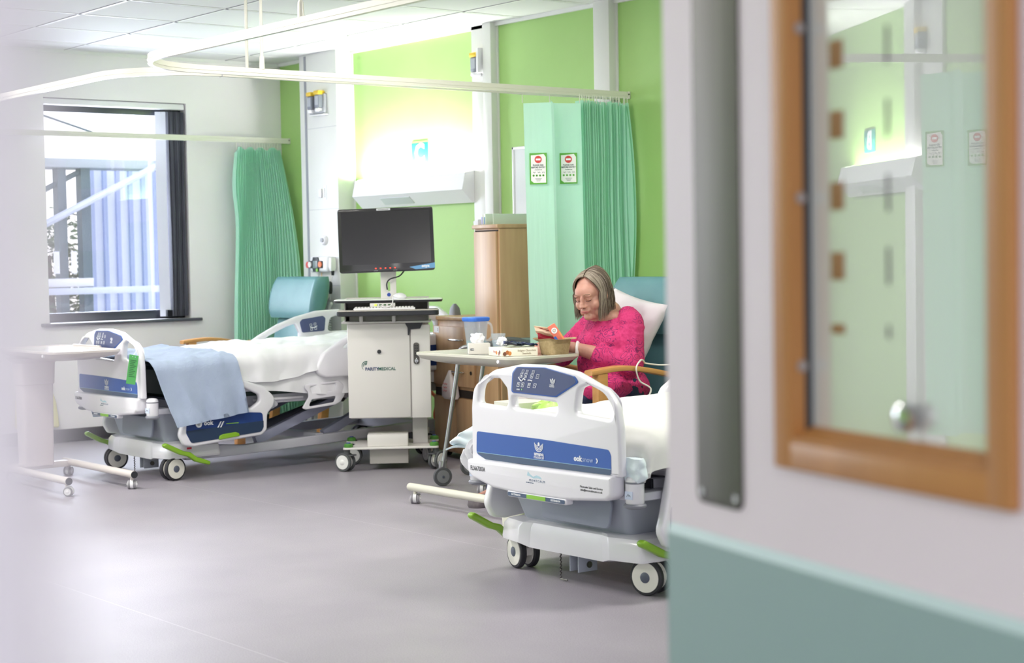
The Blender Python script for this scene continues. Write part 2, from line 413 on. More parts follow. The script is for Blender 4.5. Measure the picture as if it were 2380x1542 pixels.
S('ground', box(-40, XW-.28, -20, 30, -.36, -.3), noisy('paving', (170, 172, 176), (150, 152, 158), 1, .8))

# ---------------------------------------------------------------- lights
w = bpy.data.worlds.new('world'); bpy.context.scene.world = w; w.use_nodes = True
n = w.node_tree.nodes; l = w.node_tree.links; bg = n['Background']
tc = n.new('ShaderNodeTexCoord'); sx = n.new('ShaderNodeSeparateXYZ'); l.new(tc.outputs['Generated'], sx.inputs[0])
r = ramp(n, [(.45, (190, 188, 190)), (.5, (250, 248, 252)), (.9, (226, 236, 255))])
mr = n.new('ShaderNodeMapRange'); mr.inputs['From Min'].default_value = -1; l.new(sx.outputs['Z'], mr.inputs['Value']); l.new(mr.outputs[0], r.inputs[0])
l.new(r.outputs[0], bg.inputs['Color']); bg.inputs['Strength'].default_value = WORLD
def area(name, loc, rotm, sx_, sy_, e, col=(255, 255, 255)):
    d = bpy.data.lights.new(name, 'AREA'); d.shape = 'RECTANGLE'; d.size = sx_; d.size_y = sy_; d.energy = e; d.color = lin(col)[:3]
    o = bpy.data.objects.new(name, d); C.objects.link(o); o.matrix_world = T(loc) @ rotm; return o
# daylight arriving through the window opening, plus a lamp at the added window
area('daylight_lamp', (XW-.4, .45, 1.6), rot('Y', -78), 1.5, 1.5, WINL*1.2, (232, 240, 255))
area('daylight_lamp', (XW-.4, 5.06, 1.6), rot('Y', -78), 1.5, 1.1, WINL, (232, 240, 255))
# ceiling lamps added out of view as room fill, with their fittings
for i, (x, y) in enumerate(((-8.42, 2.61), (-6.0, 2.61), (-3.57, 5.0), (-8.42, .22), (-5.4, .22), (-6.0, 4.4), (1.3, -.9))):
    t = thing('added_ceiling_light', 'unseen square ceiling light panel added as room fill, %s' % ('over the left of the bay', 'over the middle of the bay', 'over the right hand bed head', 'left one of the nearer row', 'right one of the nearer row', 'over the seated woman', 'in the corridor behind the doorway')[i], 'ceiling light', (x, y, ZC), 0, 'added ceiling lights')
    mb = MB()
    for a in ((-.3, .3, -.3, -.275), (-.3, .3, .275, .3), (-.3, -.275, -.275, .275), (.275, .3, -.275, .275)): mb.put(box(*a, -.012, 0, .002), TRIMW)
    mb.build('frame', t)
    ob('diffuser', box(-.275, .275, -.275, .275, -.006, -.001), mat('diffuser_glow', (255, 255, 255), .5, emis=(255, 252, 246), es=3.), t)
    area('ceiling_fill', (x, y, ZC-.02), Matrix(), .52, .52, CEIL_FILL*(.35 if (x, y) == (-6.0, 4.4) else 1), (255, 250, 244))
# ---------------------------------------------------------------- bedhead light, sign, wall fittings
bx0, bx1 = -9.478, -8.264
t = thing('bedhead_light', 'long white wedge shaped wall light glowing upward under the letter sign', 'wall light', (0, YG, 0))
prof = [(-.003, 1.515), (-.034, 1.512), (-.115, 1.592), (-.089, 1.697), (-.082, 1.697), (-.107, 1.594), (-.034, 1.522), (-.003, 1.522)]
BHL = mat('light_housing', (236, 236, 240), .4)
ob('housing', plate([(y, z) for y, z in prof], (), bx1-bx0, 0, side((bx0+bx1)/2, 0, 0)), BHL, t)
for x in (bx0, bx1): ob('end_cap', plate(rpoly([(-.002, 1.515), (-.034, 1.512), (-.115, 1.592), (-.089, 1.697), (-.002, 1.715)], .003), (), .006, .001, side(x, 0, 0)), BHL, t)
ob('reading_lens', plate(rpoly([(-.2, -.03), (.13, -.03), (.13, .03), (-.2, .03)], .004), (), .004, .001, T((-8.98, -.0755, 1.5495)) @ rot('X', -44.6)), mat('lens_grey', (206, 212, 214), .3), t)
ob('lamp_tube', cyl((bx0+.03, -.055, 1.64), (bx1-.03, -.055, 1.64), .012, n=12), mat('lamp_glow', (255, 255, 255), .5, emis=(255, 255, 250), es=25.), t)
ob('reflector', box(bx0+.01, bx1-.01, -.075, -.004, 1.60, 1.603), BHL, t)
for z in (1.53, 1.68): ob('screw', sph((bx1+.004, -.012, z), .007), W_PL, t)
area('uplight', ((bx0+bx1)/2, YG-.08, 1.70), rot('X', 180) @ rot('X', -22), bx1-bx0-.06, .05, UPL, (255, 255, 250))
t = thing('letter_sign', 'square teal sign with a white letter C on the green wall', 'sign', (-8.852, YG, 1.847))
ob('plaque', box(-.0875, .0875, -.006, -.001, -.069, .069, .001), mat('sign_teal', (34, 128, 118), .45), t)
ob('top_strip', box(-.083, .0875, -.005, -.001, .0695, .078), mat('sign_lime', (176, 208, 84), .45), t)
ob('letter', text('C', .155, bold=.006), WHT, t, M=front(0, -.0065, -.002) @ Matrix.Diagonal((1., 1.05, 1, 1)))
# whiteboard behind the curtain
t = thing('whiteboard', 'white framed whiteboard half hidden by the right hand curtain', 'whiteboard', (0, YG, 0))
ob('board', box(-7.88, -7.15, -.012, -.001, 1.30, 1.815), mat('board_white', (232, 234, 240), .2), t)
mb = MB()
for a in ((-7.893, -7.875, 1.29, 1.828), (-7.155, -7.137, 1.29, 1.828), (-7.893, -7.137, 1.812, 1.828), (-7.893, -7.137, 1.29, 1.305)): mb.put(box(a[0], a[1], -.018, 0, a[2], a[3], .003), W_PL)
mb.build('frame', t)
# medical gas outlets
YEL = mat('valve_yellow', (226, 188, 50), .4); GV = mat('valve_grey', (120, 124, 136), .4)
def valve(x, y, z, lab, grp):
    t = thing('gas_valve_unit', lab, 'gas valve', (x, y, z), 0, grp)
    ob('body', box(-.03, .03, -.05, 0, -.05, .04, .008), GV, t); ob('cap', box(-.032, .032, -.056, 0, .04, .068, .006), YEL, t, label='yellow top cap')
    ob('port', box(-.024, .024, -.052, -.004, -.075, -.05, .006), W_PL, t); ob('label_plate', box(-.02, .02, -.0515, -.05, -.03, .03), mat('lbl', (170, 174, 184), .5), t)
    return t
yv = YG-.134
valve(-9.885, yv, 2.25, 'yellow capped grey gas valve on the left service column, left of the pair', 'gas valves on the service column')
valve(-9.79, yv, 2.255, 'yellow capped grey gas valve on the left service column, right of the pair', 'gas valves on the service column')
t = thing('valve_backplate', 'grey backing bracket behind the two gas valves', 'bracket', (0, yv, 0))
ob('plate', box(-9.93, -9.735, -.02, 0, 2.17, 2.30, .003), mat('bracket_grey', (176, 178, 184), .4), t); ob('shelf', box(-9.90, -9.72, -.04, 0, 2.155, 2.162), W_PL, t)
valve(-8.19, YG-.02, 2.35, 'single yellow capped gas valve on the narrow middle column', 'gas valves on the middle column')
t = thing('valve_side_cover', 'white side cover beside the single gas valve', 'cover', (0, YG-.02, 0)); ob('cover', box(-8.145, -8.125, -.06, 0, 2.29, 2.44, .003), W_PL, t)
# switch, oxygen outlet, nurse call unit
t = thing('switch_plate', 'small white switch plate with a printed strip high on the service column', 'switch plate', (0, yv, 0))
ob('plate', box(-9.86, -9.82, -.012, 0, 1.60, 1.66, .003), W_PL, t); ob('strip', box(-9.80, -9.765, -.003, 0, 1.585, 1.68), WHT, t); ob('print', box(-9.785, -9.78, -.0036, -.003, 1.6, 1.665), BLK, t)
t = thing('gas_outlet', 'round white outlet on the service column above the call unit', 'outlet', (-9.80, yv, 1.31))
ob('ring', lathe([(.034, 0), (.034, .012), (.028, .02), (0, .02)]), W_PL, t, M=axis((0, 0, 0), (0, -1, 0))); ob('socket', cyl((0, -.02, 0), (0, -.03, 0), .014), mat('outlet_grey', (170, 172, 180), .4), t)
t = thing('nurse_call_unit', 'white wall call unit with a dark keypad face and red and orange buttons', 'call unit', (-9.83, yv, 1.145))
ob('housing', box(-.10, .13, -.05, 0, -.055, .055, .02, 3), W_PL, t)
ob('face', plate(rpoly([(-.085, -.025), (-.04, -.025), (-.03, -.05), (.03, -.05), (.04, -.025), (.085, -.025), (.085, .025), (.04, .025), (.03, .05), (-.03, .05), (-.04, .025), (-.085, .025)], .008), (), .008, .001, front(-.01, -.053, 0)), DK, t)
ob('screen', box(-.038, .018, -.06, -.056, -.025, .025, .002), mat('lcd_grey', (126, 138, 140), .3), t)
for x, c, nm in ((-.075, (226, 222, 220), 'button'), (.055, (236, 128, 80), 'button')): ob(nm, cyl((x, -.056, 0), (x, -.064, 0), .02), mat('btn%d' % c[2], c, .4), t)
ob('button', cyl((-.13, -.03, -.002), (-.13, -.045, -.002), .022), mat('btn_red', (214, 82, 84), .4), t, label='red side button')
ob('button', cyl((.015, -.056, -.038), (.015, -.062, -.038), .012), mat('btn_green', (128, 190, 70), .4), t)
t = thing('handset_holder', 'white handset holder beside the call unit with a black tipped lead', 'handset', (-9.665, yv, 1.13))
ob('holder', loft([(-.03, .012, .02, .008), (.0, .02, .025, .01), (.06, .014, .02, .008)]), W_PL, t, M=T((0, -.03, 0))); ob('tip', cyl((0, -.03, -.06), (0, -.03, -.028), .009, .013), DK, t)
ob('lead', tube(catmull([(0, -.03, -.06), (-.02, -.04, -.12), (-.1, -.05, -.15), (-.14, -.04, -.08)]), .003, 6), W_PL, t)
CORD = mat('cord_cream', (228, 222, 214), .5)
t = thing('call_cord', 'cream pull cord ending in an orange triangle over the bed rail', 'cord', (0, yv, 0))
ob('cord', tube(catmull([(-9.82, -.02, 1.09), (-9.79, -.04, .98), (-9.735, -.08, .88), (-9.71, -.10, .8), (-9.70, -.10, .715)]), .0035, 6), mat('cord_amber', (226, 190, 140), .5), t)
ob('cord', tube(catmull([(-9.69, -.02, 1.0), (-9.70, -.05, .92), (-9.74, -.08, .85), (-9.745, -.09, .78), (-9.76, -.1, .75), (-9.70, -.11, .69)]), .005, 6), CORD, t)
ob('pull_triangle', tube([(-9.70, -.11, .70), (-9.735, -.11, .632), (-9.665, -.11, .632)], .0055, 6, closed=True), mat('triangle_orange', (222, 96, 40), .4), t, label='orange triangular pull')
t = thing('black_probe', 'slim black handle hanging from a cord on the service column', 'handle', (-9.68, yv-.04, .985))
ob('grip', loft([(-.04, .008, .008, .004), (-.02, .011, .011, .005), (.03, .011, .011, .005), (.045, .006, .006, .003)]), DK, t); ob('cord', tube([(0, 0, .04), (-.005, .01, .12)], .003, 6), CORD, t)
t = thing('white_handset', 'white handset with coiled lead hanging above the bed rail', 'handset', (-9.685, yv-.05, .86))
ob('body', loft([(-.05, .012, .01, .006, -.015, 0), (0, .012, .01, .006), (.015, .022, .012, .006, .008, 0), (.03, .02, .01, .006, .008, 0)]), W_PL, t)
ob('coiled_lead', tube([(-.01+.013*math.cos(k*.9), .013*math.sin(k*.9), -.05-k*.0024) for k in range(60)], .0035, 5), W_PL, t)
mb = MB()
for x, z in ((-9.9, 1.06), (-9.82, .995), (-9.86, .93), (-9.8, .9), (-9.86, 1.03), (-9.76, .92)): mb.put(box(x-.018, x+.018, yv-.008, yv, z-.02, z+.02, .003), COLW)
mb.put(cyl((-9.80, yv, .88), (-9.80, yv-.03, .88), .009), STEEL); mb.put(box(-9.87, -9.84, yv-.02, yv, .80, .825, .004), W_PL)
o = mb.build('socket_cluster'); tag(o, 'cluster of small white sockets low on the service column', 'sockets')
# ---------------------------------------------------------------- curtain rails
RAILM = mat('rail_white', (228, 226, 216), .3, coat=.3)
def rail(nm, lab, pts, z, hooks_y=None, h=.037, w=.02):
    t = thing(nm, lab, 'curtain rail'); P = catmull(pts, 1) if False else [Vector(p) for p in pts]
    b = bmesh.new(); sec = [(-w/2, -h/2), (w/2, -h/2), (w/2, -h*.12), (w/2+.002, -h*.1), (w/2+.002, h*.1), (w/2, h*.12), (w/2, h/2), (-w/2, h/2), (-w/2, h*.12), (-w/2-.002, h*.1), (-w/2-.002, -h*.1), (-w/2, -h*.12)]
    rings = []
    for i, p in enumerate(P):
        d = (P[min(i+1, len(P)-1)]-P[max(i-1, 0)]).normalized(); s = Vector((d.y, -d.x, 0))
        rings.append([b.verts.new((p.x+s.x*a, p.y+s.y*a, z+c)) for a, c in sec])
    for a, c in zip(rings, rings[1:]):
        for j in range(12): b.faces.new((a[j], a[(j+1) % 12], c[(j+1) % 12], c[j]))
    b.faces.new(rings[0][::-1]); b.faces.new(rings[-1]); bmesh.ops.recalc_face_normals(b, faces=b.faces)
    ob('track', b, RAILM, t, ang=25)
    e = P[0]; ob('end_plate', box(e.x-w/2-.003, e.x+w/2+.003, e.y-.012, e.y+.0, z-h/2-.002, z+h/2+.002, .002), RAILM, t)
    ob('screw', cyl((e.x+w/2+.002, e.y-.012, z+.004), (e.x+w/2+.006, e.y-.012, z+.004), .004), STEEL, t)
    return t
def arc(cx, cy, r, a0, a1, n=14): return [(cx+r*math.cos(R(a0+(a1-a0)*i/n)), cy+r*math.sin(R(a0+(a1-a0)*i/n)), 0) for i in range(n+1)]
ZR = 2.05
r1 = rail('curtain_rail', 'white curtain rail that bends away to the right, nearest the middle bay', [(-6.875, YG-.001, 0), (-6.875, 5, 0)]+arc(-6.47, 3.71, .405, 180, 270)+[(-5.5, 3.305, 0), (-3.2, 3.305, 0)], ZR)
for (x, y) in ((-6.875, 4.03), (-5.35, 3.305)):
    ob('drop_rod', cyl((x, y, ZR+.015), (x, y, ZC), .0075, n=12), RAILM, r1); ob('rod_socket', cyl((x, y, ZR+.015), (x, y, ZR+.075), .013, .011, n=14), RAILM, r1)
r2 = rail('curtain_rail', 'white curtain rail that bends away to the left past the window', [(-6.96, YG-.001, 0), (-6.96, 5, 0)]+arc(-7.37, 3.86, .41, 0, -90)+[(-8.2, 3.45, 0), (-10.2, 3.45, 0), (XW, 3.45, 0)], ZR)
ob('drop_rod', cyl((-6.96, 4.0, ZR+.015), (-6.96, 4.0, ZC), .0075, n=12), RAILM, r2); ob('joint', box(-6.972, -6.948, 3.86, 3.863, ZR-.02, ZR+.02), mat('seam_grey', (176, 178, 186), .6), r2)
r3 = rail('curtain_rail', 'white curtain rail running across in front of the window', [(-10.45, YG-.001, 0), (-10.45, 2.2, 0)], 2.027)
# ---------------------------------------------------------------- curtains
CUR = mat('curtain_mint', (202, 243, 227), .5, spec=.3); n, l, b = nodes(CUR)
ti = n.new('ShaderNodeBsdfTranslucent'); ti.inputs[0].default_value = lin((214, 250, 232)); ms = n.new('ShaderNodeMixShader'); ms.inputs[0].default_value = .45
l.new(b.outputs[0], ms.inputs[1]); l.new(ti.outputs[0], ms.inputs[2]); l.new(ms.outputs[0], n['Material Output'].inputs[0])
tx = n.new('ShaderNodeTexNoise'); tx.inputs['Scale'].default_value = 5; bp = n.new('ShaderNodeBump'); bp.inputs['Strength'].default_value = .25; bp.inputs['Distance'].default_value = .03; l.new(tx.outputs['Fac'], bp.inputs['Height']); l.new(bp.outputs[0], b.inputs['Normal'])
def curtain(nm, lab, top, bot, z1, z0, bulge, ztop=None, nv=26):
    """pleated sheet between a top path and a bottom path (lists of plan points)"""
    t = thing(nm, lab, 'curtain', group='pleated mint bay curtains'); b = bmesh.new(); V = []
    N = len(top); sub = 1
    for i in range((N-1)*sub+1):
        k, f = divmod(i, sub); f /= sub; k2 = min(k+1, N-1); a = Vector(top[k]).lerp(Vector(top[k2]), f); c = Vector(bot[k]).lerp(Vector(bot[k2]), f)
        row = []
        for j in range(nv):
            v = j/(nv-1); p = a.lerp(c, v)+bulge(i/((N-1)*sub), v, f)
            zt = z1+(ztop(i/((N-1)*sub)) if ztop else 0)
            row.append(b.verts.new((p.x, p.y, zt+(z0-zt)*v)))
        V.append(row)
    for r0, r1_ in zip(V, V[1:]):
        for j in range(nv-1): b.faces.new((r0[j], r1_[j], r1_[j+1], r0[j+1]))
    ob('fabric', b, CUR, t, ang=14)
    return t
rn = random.Random(3)
top = [(-6.965, 5.625), (-6.845, 5.715), (-6.95, 5.80), (-6.955, 5.825), (-6.845, 5.92), (-6.93, 5.955)]
y = 5.955
while y < 6.29:
    d = .0055+rn.random()*.0045
    top += [(-6.872+rn.uniform(-.010, .006), y+d), (-6.945+rn.uniform(-.004, .004), y+2*d)]; y += 2*d
top = [(x+.045, y_) for x, y_ in top]
bot = [(x+.01+rn.uniform(-.01, .01), y_+.012+(.03 if i > len(top)-6 else 0)*0) for i, (x, y_) in enumerate(top)]
def bulge2(u, v, f): return Vector((.006*math.sin(v*7+u*3)*min(1, v*4)*(u > .3)+(.05*math.sin(min(1, v*1.6)*math.pi) if u > .9 else 0), 0))
c2 = curtain('bay_curtain', 'mint green pleated curtain with two warning notices behind the seated woman', top, bot, 1.995, .32, bulge2, lambda u: .02*(1-u)*0+(-.015 if u < .04 else .012*math.sin(u*60)))
mb_h = None
for i, k in enumerate(range(0, len(top), 2)):
    x, y = top[k][0]-.02, top[k][1]+.01
    ob('hook', tube([(x, y, 1.985), (x, y, 2.034)], .0022, 5), RAILM, c2)
# notices
RED = mat('notice_red', (214, 60, 56), .5); NG = mat('notice_green', (88, 168, 54), .5)
def notice(px, py, ang, z, lab):
    t = thing('entry_notice', lab, 'notice', (px, py, z), ang, 'entry notices on the curtain')
    ob('card', box(-.046, .046, -.002, 0, -.08, .08), mat('card_white', (240, 240, 238), .5), t)
    mb = MB(); mb.put(plate([(-.047, -.082), (.047, -.082), (.047, .082), (-.047, .082)], [[(-.040, -.062), (-.04, .07), (.03, .076), (.041, .06), (.041, -.074), (-.025, -.074)]], .001, 0, front(0, -.0026, 0)), NG); mb.build('border', t)
    mb = MB(); mb.put(cyl((0, -.003, .048), (0, -.0036, .048), .019, n=28), RED); mb.put(box(-.013, .013, -.0042, -.0036, .043, .053), WHT); mb.build('no_entry_symbol', t)
    mb = MB()
    for s, z_, q in (('PLEASE ASK', .018, .0112), ('BEFORE ENTRY', .006, .0112), ('A curtain in use', -.006, .006)): mb.put(text(s, q, ex=.0001, bold=.0003), mat('notice_ink', (70, 96, 90), .6), front(0, -.003, z_))
    for k in range(3): mb.put(tube([(-.028+k*.024+a*.0035, -.003, -.02+.004*math.sin(a*2.3+k)) for a in range(5)], .0008, 4), mat('notice_ink', (70, 96, 90), .6))
    for k in range(4): mb.put(lathe([(.0055, 0), (.0055, .0005), (.0035, .0005), (.0035, 0)], 10), NG, T((-.026+k*.0175, -.003, -.036)) @ rot('X', 90))
    for k in range(3): mb.put(box(-.018+k*.004, .018-k*.004, -.0032, -.003, -.053-k*.006, -.0515-k*.006), mat('notice_ink', (70, 96, 90), .6))
    mb.build('print', t)
def on_panel(k, f=.5, off=.014):
    a = Vector(top[k]).lerp(Vector(top[k+1]), f); d = (Vector(top[k+1])-Vector(top[k])).normalized(); nrm = Vector((d.y, -d.x))
    if nrm.dot(Vector((1, -1))) < 0: nrm = -nrm
    return a.x+nrm.x*off+.003, a.y+nrm.y*off+.003, math.atan2(d.y, d.x)
p = on_panel(0); notice(p[0], p[1], p[2], 1.635, 'entry notice on the outermost curtain panel, left of the two')
p = on_panel(3); notice(p[0], p[1], p[2], 1.640, 'entry notice on the second wide curtain panel, right of the two')
top1 = []; bot1 = []
for i in range(52):
    f = i/51; a = .018*(1 if i % 2 else -1)*(1 if 0 < i < 51 else .3)
    top1.append((-10.45+a*1.3+rn.uniform(-.002, .002), 5.90+.35*f)); bot1.append((-10.36+a*1.8+.16*f*f+rn.uniform(-.006, .006), 5.795+.48*f+rn.uniform(-.001, .001)))
def bulge1(u, v, f):
    e = .10*math.sin(min(1, v*1.25)*math.pi)*max(0, (u-.7)/.3)
    e2 = -.03*math.exp(-((v-.12)/.1)**2)*max(0, (.2-u)/.2)
    return Vector((e+.012*math.sin(v*7+u*9), .012*math.sin(v*5)*(u > .5)+e2))
c1 = curtain('bay_curtain', 'mint green pleated curtain bunched in the corner right of the window', top1, bot1, 1.965, .10, bulge1, lambda u: .012*math.sin(u*25)-(.03 if u < .04 else 0))
for k in range(1, 52, 3): ob('hook', tube([(-10.45, top1[k][1], 1.955), (-10.45, top1[k][1], 2.01)], .002, 5), RAILM, c1)

# the bay opposite, seen mirrored in the door's glass
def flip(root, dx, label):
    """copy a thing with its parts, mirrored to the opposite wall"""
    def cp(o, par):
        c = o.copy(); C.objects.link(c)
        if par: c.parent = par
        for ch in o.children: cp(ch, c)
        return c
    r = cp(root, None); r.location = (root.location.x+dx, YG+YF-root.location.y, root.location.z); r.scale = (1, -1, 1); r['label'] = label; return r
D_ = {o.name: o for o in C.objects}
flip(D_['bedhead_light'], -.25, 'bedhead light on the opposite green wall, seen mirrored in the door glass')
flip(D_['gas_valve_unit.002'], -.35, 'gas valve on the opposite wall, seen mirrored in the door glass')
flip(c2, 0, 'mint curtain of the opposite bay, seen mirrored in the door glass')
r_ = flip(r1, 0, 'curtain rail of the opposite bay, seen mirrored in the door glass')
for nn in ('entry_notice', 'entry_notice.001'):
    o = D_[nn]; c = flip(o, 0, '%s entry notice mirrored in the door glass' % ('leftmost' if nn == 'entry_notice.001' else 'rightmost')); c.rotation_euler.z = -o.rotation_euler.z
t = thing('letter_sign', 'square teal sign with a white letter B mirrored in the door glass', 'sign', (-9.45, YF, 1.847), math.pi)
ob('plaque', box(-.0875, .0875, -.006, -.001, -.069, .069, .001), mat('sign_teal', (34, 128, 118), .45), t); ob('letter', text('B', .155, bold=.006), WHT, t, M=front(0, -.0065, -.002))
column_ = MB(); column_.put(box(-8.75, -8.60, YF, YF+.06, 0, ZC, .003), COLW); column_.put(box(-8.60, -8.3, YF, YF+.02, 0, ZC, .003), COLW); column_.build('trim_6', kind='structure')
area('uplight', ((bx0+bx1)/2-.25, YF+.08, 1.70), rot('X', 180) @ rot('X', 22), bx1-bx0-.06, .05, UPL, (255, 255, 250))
# ---------------------------------------------------------------- beds
def wheel_mb(r, w, face=WHEEL_W, hub=HUB, tyre=TYRE_D, inner=.82, hr=.3):
    """wheel turned about x, centred"""
    mb = MB(); q = rot('Y', 90)
    mb.put(lathe([(r*.7, -w/2), (r*.95, -w/2), (r, -w/2+.004), (r, w/2-.004), (r*.95, w/2), (r*.7, w/2)], 32), tyre, q)
    for s in (-1, 1):
        mb.put(lathe([(0, 0), (r*inner*.5, .0005), (r*inner, 0), (r*inner+.001, -.004), (0, -.004)], 32), face, T((s*(w/2+.0025), 0, 0)) @ rot('Y', 90*s))
        mb.put(lathe([(0, .003), (r*hr*.8, .0025), (r*hr, 0), (r*hr, -.002), (0, -.002)], 20), hub, T((s*(w/2+.0035), 0, 0)) @ rot('Y', 90*s))
    return mb
def castor(parent, x, y, a, r=.0635, w=.024, gap=.045, trail=.02, top=.15, **kw):
    """twin wheel castor: housing part with two wheel sub-parts"""
    M = T((x, y, 0)) @ rot('Z', a)
    mb = MB(); mb.put(box(-gap/2+.006, gap/2-.006, -.03, .03, r*.9, r*1.75, .008), WHEEL_W, T((0, -trail*.3, 0))); mb.put(cyl((0, 0, r*1.5), (0, 0, top), .016), WHEEL_W)
    mb.put(box(-gap/2+.004, gap/2-.004, -r*.75, r*.75, r*.75, r*1.3, .012), WHEEL_W, T((0, -trail, 0)))
    mb.bm.transform(M); h = mb.build('castor', parent)
    for s in (-1, 1):
        k = wheel_mb(r, w, **kw); k.bm.transform(M @ T((s*gap/2, -trail, r))); k.build('wheel', h)
    return h
def seat_logo(mb, x, y, z, s, m):
    """nested cup emblem: a dot over three nested arcs"""
    for k, (r0, r1) in enumerate(((.32, .48), (.62, .78), (.92, 1.0+.06))):
        P = []; Q = []
        for i in range(17):
            a = R(180+180*i/16); P.append((r1*math.cos(a)*s*1.1, r1*math.sin(a)*s)); Q.append((r0*math.cos(a)*s*1.1, r0*math.sin(a)*s))
        P = [(P[0][0]*1.08, s*(.15+.2*k))]+P+[(P[-1][0]*1.08, s*(.15+.2*k))]; Q = [(Q[0][0]*1.08, s*(.15+.2*k))]+Q+[(Q[-1][0]*1.08, s*(.15+.2*k))]
        mb.put(plate(P+Q[::-1], (), .0004, 0, front(x, y, z)), m)
    mb.put(plate([(.27*s*math.cos(R(i*20)), .35*s+.36*s*math.sin(R(i*20))) for i in range(18)], (), .0005, 0, front(x, y-.0002, z)), m)
def bed(nm, label, loc, rz, dz, reg, fd, ca):
    t = thing(nm, label, 'hospital bed', loc, rz, 'hospital beds')
    # castors, pedals
    for x, a, yy, tr, gp in ca: castor(t, x, yy, a, top=.16, trail=tr, gap=gp)
    for x in (-.352, .352): castor(t, x, 1.66, 20 if x > 0 else -5, top=.16)
    # foot cross cover
    mb = MB()
    outline = [(-.385, -.055), (-.25, -.085), (-.2, -.07), (.2, -.07), (.25, -.085), (.385, -.055), (.395, .03), (.38, .26), (.25, .27), (.13, .13), (-.13, .13), (-.25, .27), (-.38, .26), (-.395, .03)]
    o1 = rpoly(outline, .022, 3)
    b = bmesh.new(); rings = []
    for z, s, dy in ((.118, 1., 0), (.128, 1.01, 0), (.178, .985, 0), (.196, .94, .004), (.203, .86, .01)):
        ring = []
        for x, y in o1:
            k = 1 if abs(x) < .27 else 0
            zz = z-(.012 if k and z < .15 else 0)+(.012 if k and z > .17 else 0)*0
            if z < .15: zz = z+.018*(1-(abs(x)/.39)**2)*(-1 if abs(x) < .24 else 0)
            ring.append(b.verts.new((x*(s if abs(x) > .2 else 1), (y-.03)*s+.03+dy, zz)))
        rings.append(ring)
    for a, c in zip(rings, rings[1:]):
        for j in range(len(o1)): b.faces.new((a[j], a[(j+1) % len(o1)], c[(j+1) % len(o1)], c[j]))
    b.faces.new(rings[-1]); b.faces.new(rings[0][::-1]); bmesh.ops.recalc_face_normals(b, faces=b.faces); bmesh.ops.triangulate(b, faces=[f for f in b.faces if len(f.verts) > 4])
    mb.put(b, W_BED); mb.build('foot_cover', t, ang=30)
    mb = MB()
    for s in (-1, 1):
        mb.put(plate(rpoly([(.06, .10), (.06, .19), (.42, .155), (1.66, .20), (1.72, .20), (1.72, .145), (1.6, .14), (.5, .105), (.3, .10)], .01), (), .05, .006, side(s*.33, 0, 0)), FRAME)
    mb.put(box(-.36, .36, 1.60, 1.72, .13, .21, .012), FRAME); mb.put(box(-.33, .33, .9, .95, .14, .18, .004), FRAME)
    mb.put(box(-.27, .27, .12, .22, .11, .17, .01), GREY_PL)
    mb.build('base_frame', t)
    mb = MB()
    for s in (-1, 1):
        mb.put(box(s*.02, s*.026, -.03, .06, .035, .12, .002), GREY_PL, T((.0, 0, 0))); mb.put(cyl((s*.03, .02, .06), (s*.018, .02, .06), .012), STEEL)
    mb.put(box(-.04, .04, -.02, .1, .10, .125, .004), GREY_PL); mb.build('steering_bracket', t)
    ob('chain', tube([(-.05+.003*math.sin(i*2.1), -.05+.003*math.cos(i*2.1), .11-i*.0045) for i in range(22)]+[(-.05+i*.006, -.055, .008) for i in range(8)], .0028, 5), STEEL, t, label='small steel chain')
    for s in (-1, 1):
        P = [(-.10, .205), (-.08, .215), (-.04, .195), (.02, .165), (.06, .155), (.10, .125), (.14, .112), (.18, .095), (.175, .075), (.13, .088), (.09, .10), (.05, .13), (.0, .145), (-.05, .17), (-.09, .19)]
        if s < 0: P = [(a*.9-.06, z+.005) for a, z in P]
        ob('brake_pedal', plate(rpoly(P, .012, 3), (), .034, .008, side(s*.44, -.02, 0)), GREEN_PED, t, label='green brake pedal')
    ob('brake_sticker', box(.39, .398, .05, .075, .165, .175), mat('sticker_red', (190, 40, 70), .5), t)
    # lift arms
    z1 = .36+dz
    mb = MB()
    for s in (-1, 1):
        for (ya, za, yb, zb) in ((.55, .16, 1.15, z1), (1.0, .16, 1.5, z1)):
            d = Vector((0, yb-ya, zb-za)); L = d.length; q = T((s*.24, (ya+yb)/2, (za+zb)/2)) @ Matrix.Rotation(math.atan2(d.z, d.y), 4, 'X')
            mb.put(box(-.022, .022, -L/2, L/2, -.026, .026, .004), mat('arm_grey', (160, 164, 186), .35), q)
        mb.put(cyl((s*.27, 1.12, z1-.02), (s*.2, 1.12, z1-.02), .02), DK)
    mb.put(cyl((-.25, 1.15, z1), (.25, 1.15, z1), .016), FRAME); mb.put(cyl((0, .7, .2), (0, 1.3, z1-.02), .028), mat('actuator', (90, 92, 104), .4))
    mb.build('lift_arms', t)
    mb = MB()
    for s in (-1, 1):
        mb.put(box(s*.37-.02, s*.37+.02, .0, 1.76, .355+dz, .405+dz, .004), FRAME); mb.put(box(s*.39-.012, s*.39+.03*1-.018, .46, .78, .372+dz, .386+dz, .003), W_BED)
        mb.put(box(s*.37-.022, s*.37+.022, -.012, .0, .353+dz, .407+dz, .002), DK)
    for y in (.02, .6, 1.2, 1.70): mb.put(box(-.37, .37, y, y+.04, .36+dz, .40+dz, .004), FRAME)
    mb.build('upper_frame', t)
    # foot shroud
    b = loft([(.185, .28, .20, .02, 0, .20), (.21, .295, .22, .03, 0, .19), (.36+dz, .325, .30, .03, 0, .22)])
    ob('foot_shroud', b, GREY_PL, t)
    ob('shroud_panel', plate(rpoly([(-.11, .228), (.26, .228), (.28, .34), (-.09, .34)], .03), (), .012, .003, front(0, -.088, 0) @ rot('X', 0)), mat('shroud_dark', (140, 147, 162), .4), t)
    # footboard
    y0 = -fd; z0 = dz
